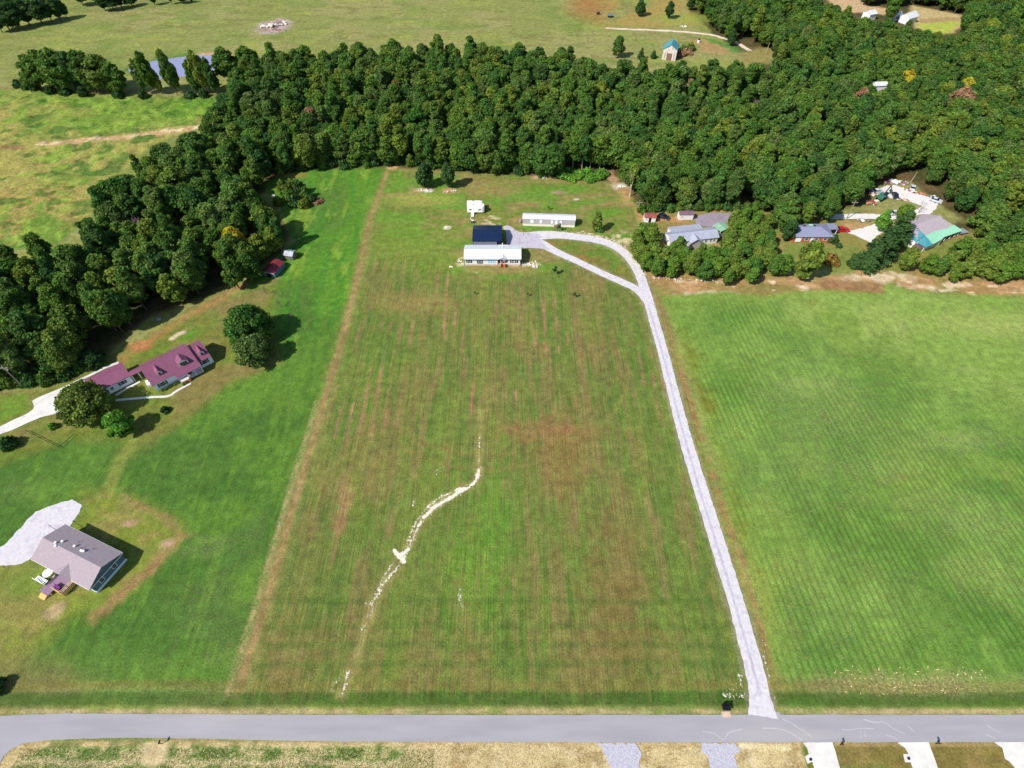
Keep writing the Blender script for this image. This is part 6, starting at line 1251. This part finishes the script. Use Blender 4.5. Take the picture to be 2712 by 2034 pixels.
# mailboxes
def mailbox(x, y, rz, lab, lean=0, grp=None):
    t = empty('mailbox', (x,y), rz, lab, 'mailbox', grp); t.rotation_euler = (0,R(lean),rz)
    mb = MB(); mb.box(-.05,.05,-.05,.05,-.1,1.05); mb.box(-.04,.04,-.35,.05,.9,.98); mb.build('post', M['black'], t)
    mb = MB(); n_ = 8; vs = []
    for yy in (-.42,.18): vs += [(-.11,yy,1.05),(.11,yy,1.05)]+[(.11*math.cos(math.pi*k/n_),yy,1.19+.11*math.sin(math.pi*k/n_)) for k in range(n_+1)]
    m_ = n_+3; mb.add(vs,[tuple(range(m_)),tuple(range(2*m_-1,m_-1,-1))]+[((i+1)%m_,i,m_+i,m_+(i+1)%m_) for i in range(m_)]); b = mb.build('box', M['black'], t)
    mb = MB(); mb.box(.115,.13,-.05,.0,1.15,1.4); mb.build('flag', M['bright_red'], b); return t
p = W(429,1970); mailbox(p.x, p.y, R(180), 'black mailbox alone on the left part of the near verge')
p = W(2225,1973); mailbox(p.x, p.y, R(180), 'black mailbox beside the left concrete apron of the near verge'); p = W(2478,1970); mailbox(p.x, p.y, R(180), 'black mailbox beside the middle concrete apron of the near verge')
p = W(1921,1882); t = empty('mailbox_stand', (p.x,p.y), 0, 'row of five black mailboxes on one stand near the drive mouth', 'mailbox stand')
mb = MB(); mb.box(-.75,.75,-.05,.75,.95,1.02); mb.box(-.6,-.5,.3,.4,0,.95); mb.box(.5,.6,.3,.4,0,.95); mb.box(-.78,.78,.75,.8,.3,1.5); mb.build('shelf', M['black'], t)
for k in range(5):
    u = (k-2)*.3; mb = MB(); n_ = 6; vs = []
    for yy in (-.2,.6): vs += [(u-.11,yy,1.025),(u+.11,yy,1.025)]+[(u+.11*math.cos(math.pi*q/n_),yy,1.16+.11*math.sin(math.pi*q/n_)) for q in range(n_+1)]
    m_ = n_+3; mb.add(vs,[tuple(range(m_)),tuple(range(2*m_-1,m_-1,-1))]+[((i+1)%m_,i,m_+i,m_+(i+1)%m_) for i in range(m_)]); mb.build('mailbox', M['black'], t)
tag(MB().box(p.x-.8,p.x+.8,p.y-1.1,p.y-.15,-.02,.06).build('slab', M['skirt']),'pinkish concrete slab below the row of mailboxes','slab')
# small boxes on the near lawn
for (q,l) in (((420,830),'small grey meter box beside the left concrete apron'),((1240,822),'small grey meter box beside the middle concrete apron')):
    g = z8(*q); t = empty('meter_box', g, 0, l, 'meter box'); MB().box(-.18,.18,-.14,.14,0,.35).build('body', M['galv'], t); MB().box(-.2,.2,-.16,.16,.352,.39).build('lid', M['black'], t)
# thin dark V line on the lawn, modelled as raised black tubes
t = empty('dark_v', D(130,968), 0, 'thin dark V-shaped line on the lawn by the big olive tree', 'dark_v')
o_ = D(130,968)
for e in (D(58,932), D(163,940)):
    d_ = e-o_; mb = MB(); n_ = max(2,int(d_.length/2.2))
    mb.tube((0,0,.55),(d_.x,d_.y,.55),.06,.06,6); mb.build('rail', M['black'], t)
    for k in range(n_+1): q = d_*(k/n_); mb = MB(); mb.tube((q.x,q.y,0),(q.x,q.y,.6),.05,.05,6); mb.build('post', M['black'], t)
# stock feeder and little things in the far pasture, odds near buildings
g = W(1616,45); t = empty('stock_feeder', g, .2, 'round dark blue stock feeder in the brown part of the far pasture', 'feeder')
mb = MB(); mb.tube((0,0,0),(0,0,1.1),1.5,1.5,16); mb.build('tank', M['dark_paint'], t); mb = MB(); mb.tube((0,0,1.1),(0,0,1.6),1.7,.3,16); mb.build('cover', M['slate_siding'], t)
g = W(1584,38); t = empty('stock_feeder', g, .2, 'smaller dark box feeder left of the round blue one', 'feeder'); MB().box(-.9,.9,-.6,.6,.3,1.2).build('bin', M['dark_paint'], t); mb = MB(); mb.box(-.85,-.7,-.5,.5,0,.3); mb.box(.7,.85,-.5,.5,0,.3); mb.build('leg', M['black'], t)
g = W(1850,112); t = empty('stock_tank', g, 0, 'white tank with a dark top on the green patch right of the barn', 'tank'); mb = MB(); mb.tube((0,0,0),(0,0,1.1),.8,.8,14); mb.build('tank', M['white_paint'], t); mb = MB(); mb.tube((0,0,1.1),(0,0,1.9),.6,.5,12); mb.build('cap', M['dark_paint'], t)
for (q,l,m_) in (((421,846),'pale blue sheet lying in the shade under the left wood','galv'),((724,520),'white sack at the left foot of the thicket','white_paint')):
    g = W(*q); o = MB().ball((g.x,g.y,.2),.7,.35,0,random.Random(5),.3).build('tarpaulin' if m_ == 'galv' else 'sack', M[m_]); tag(o,l,'tarpaulin' if m_ == 'galv' else 'sack')
g = D(1131,508); t = empty('lamp_post', g, 0, 'dark yard lamp post between the mobile home and the gravel yard', 'lamp post'); mb = MB(); mb.tube((0,0,0),(0,0,2.2),.05,.04,7); mb.build('post', M['black'], t); mb = MB(); mb.tube((0,0,2.2),(0,0,2.5),.14,.10,8); mb.build('lantern', M['glass'], t)
g = D(1163,511); 
g = D(965,492); pile('debris_pile', [g, g+Vector((.5,.2))], 8, .7, [M['chalk']], 'little white heap in the back lawn left of the campers', 50, spread=.3)
pile('debris_pile', [D(971,577),D(978,577)], 8, .6, [M['chalk']], 'flat pale stone in the lawn left of the white house', 51, spread=.2)
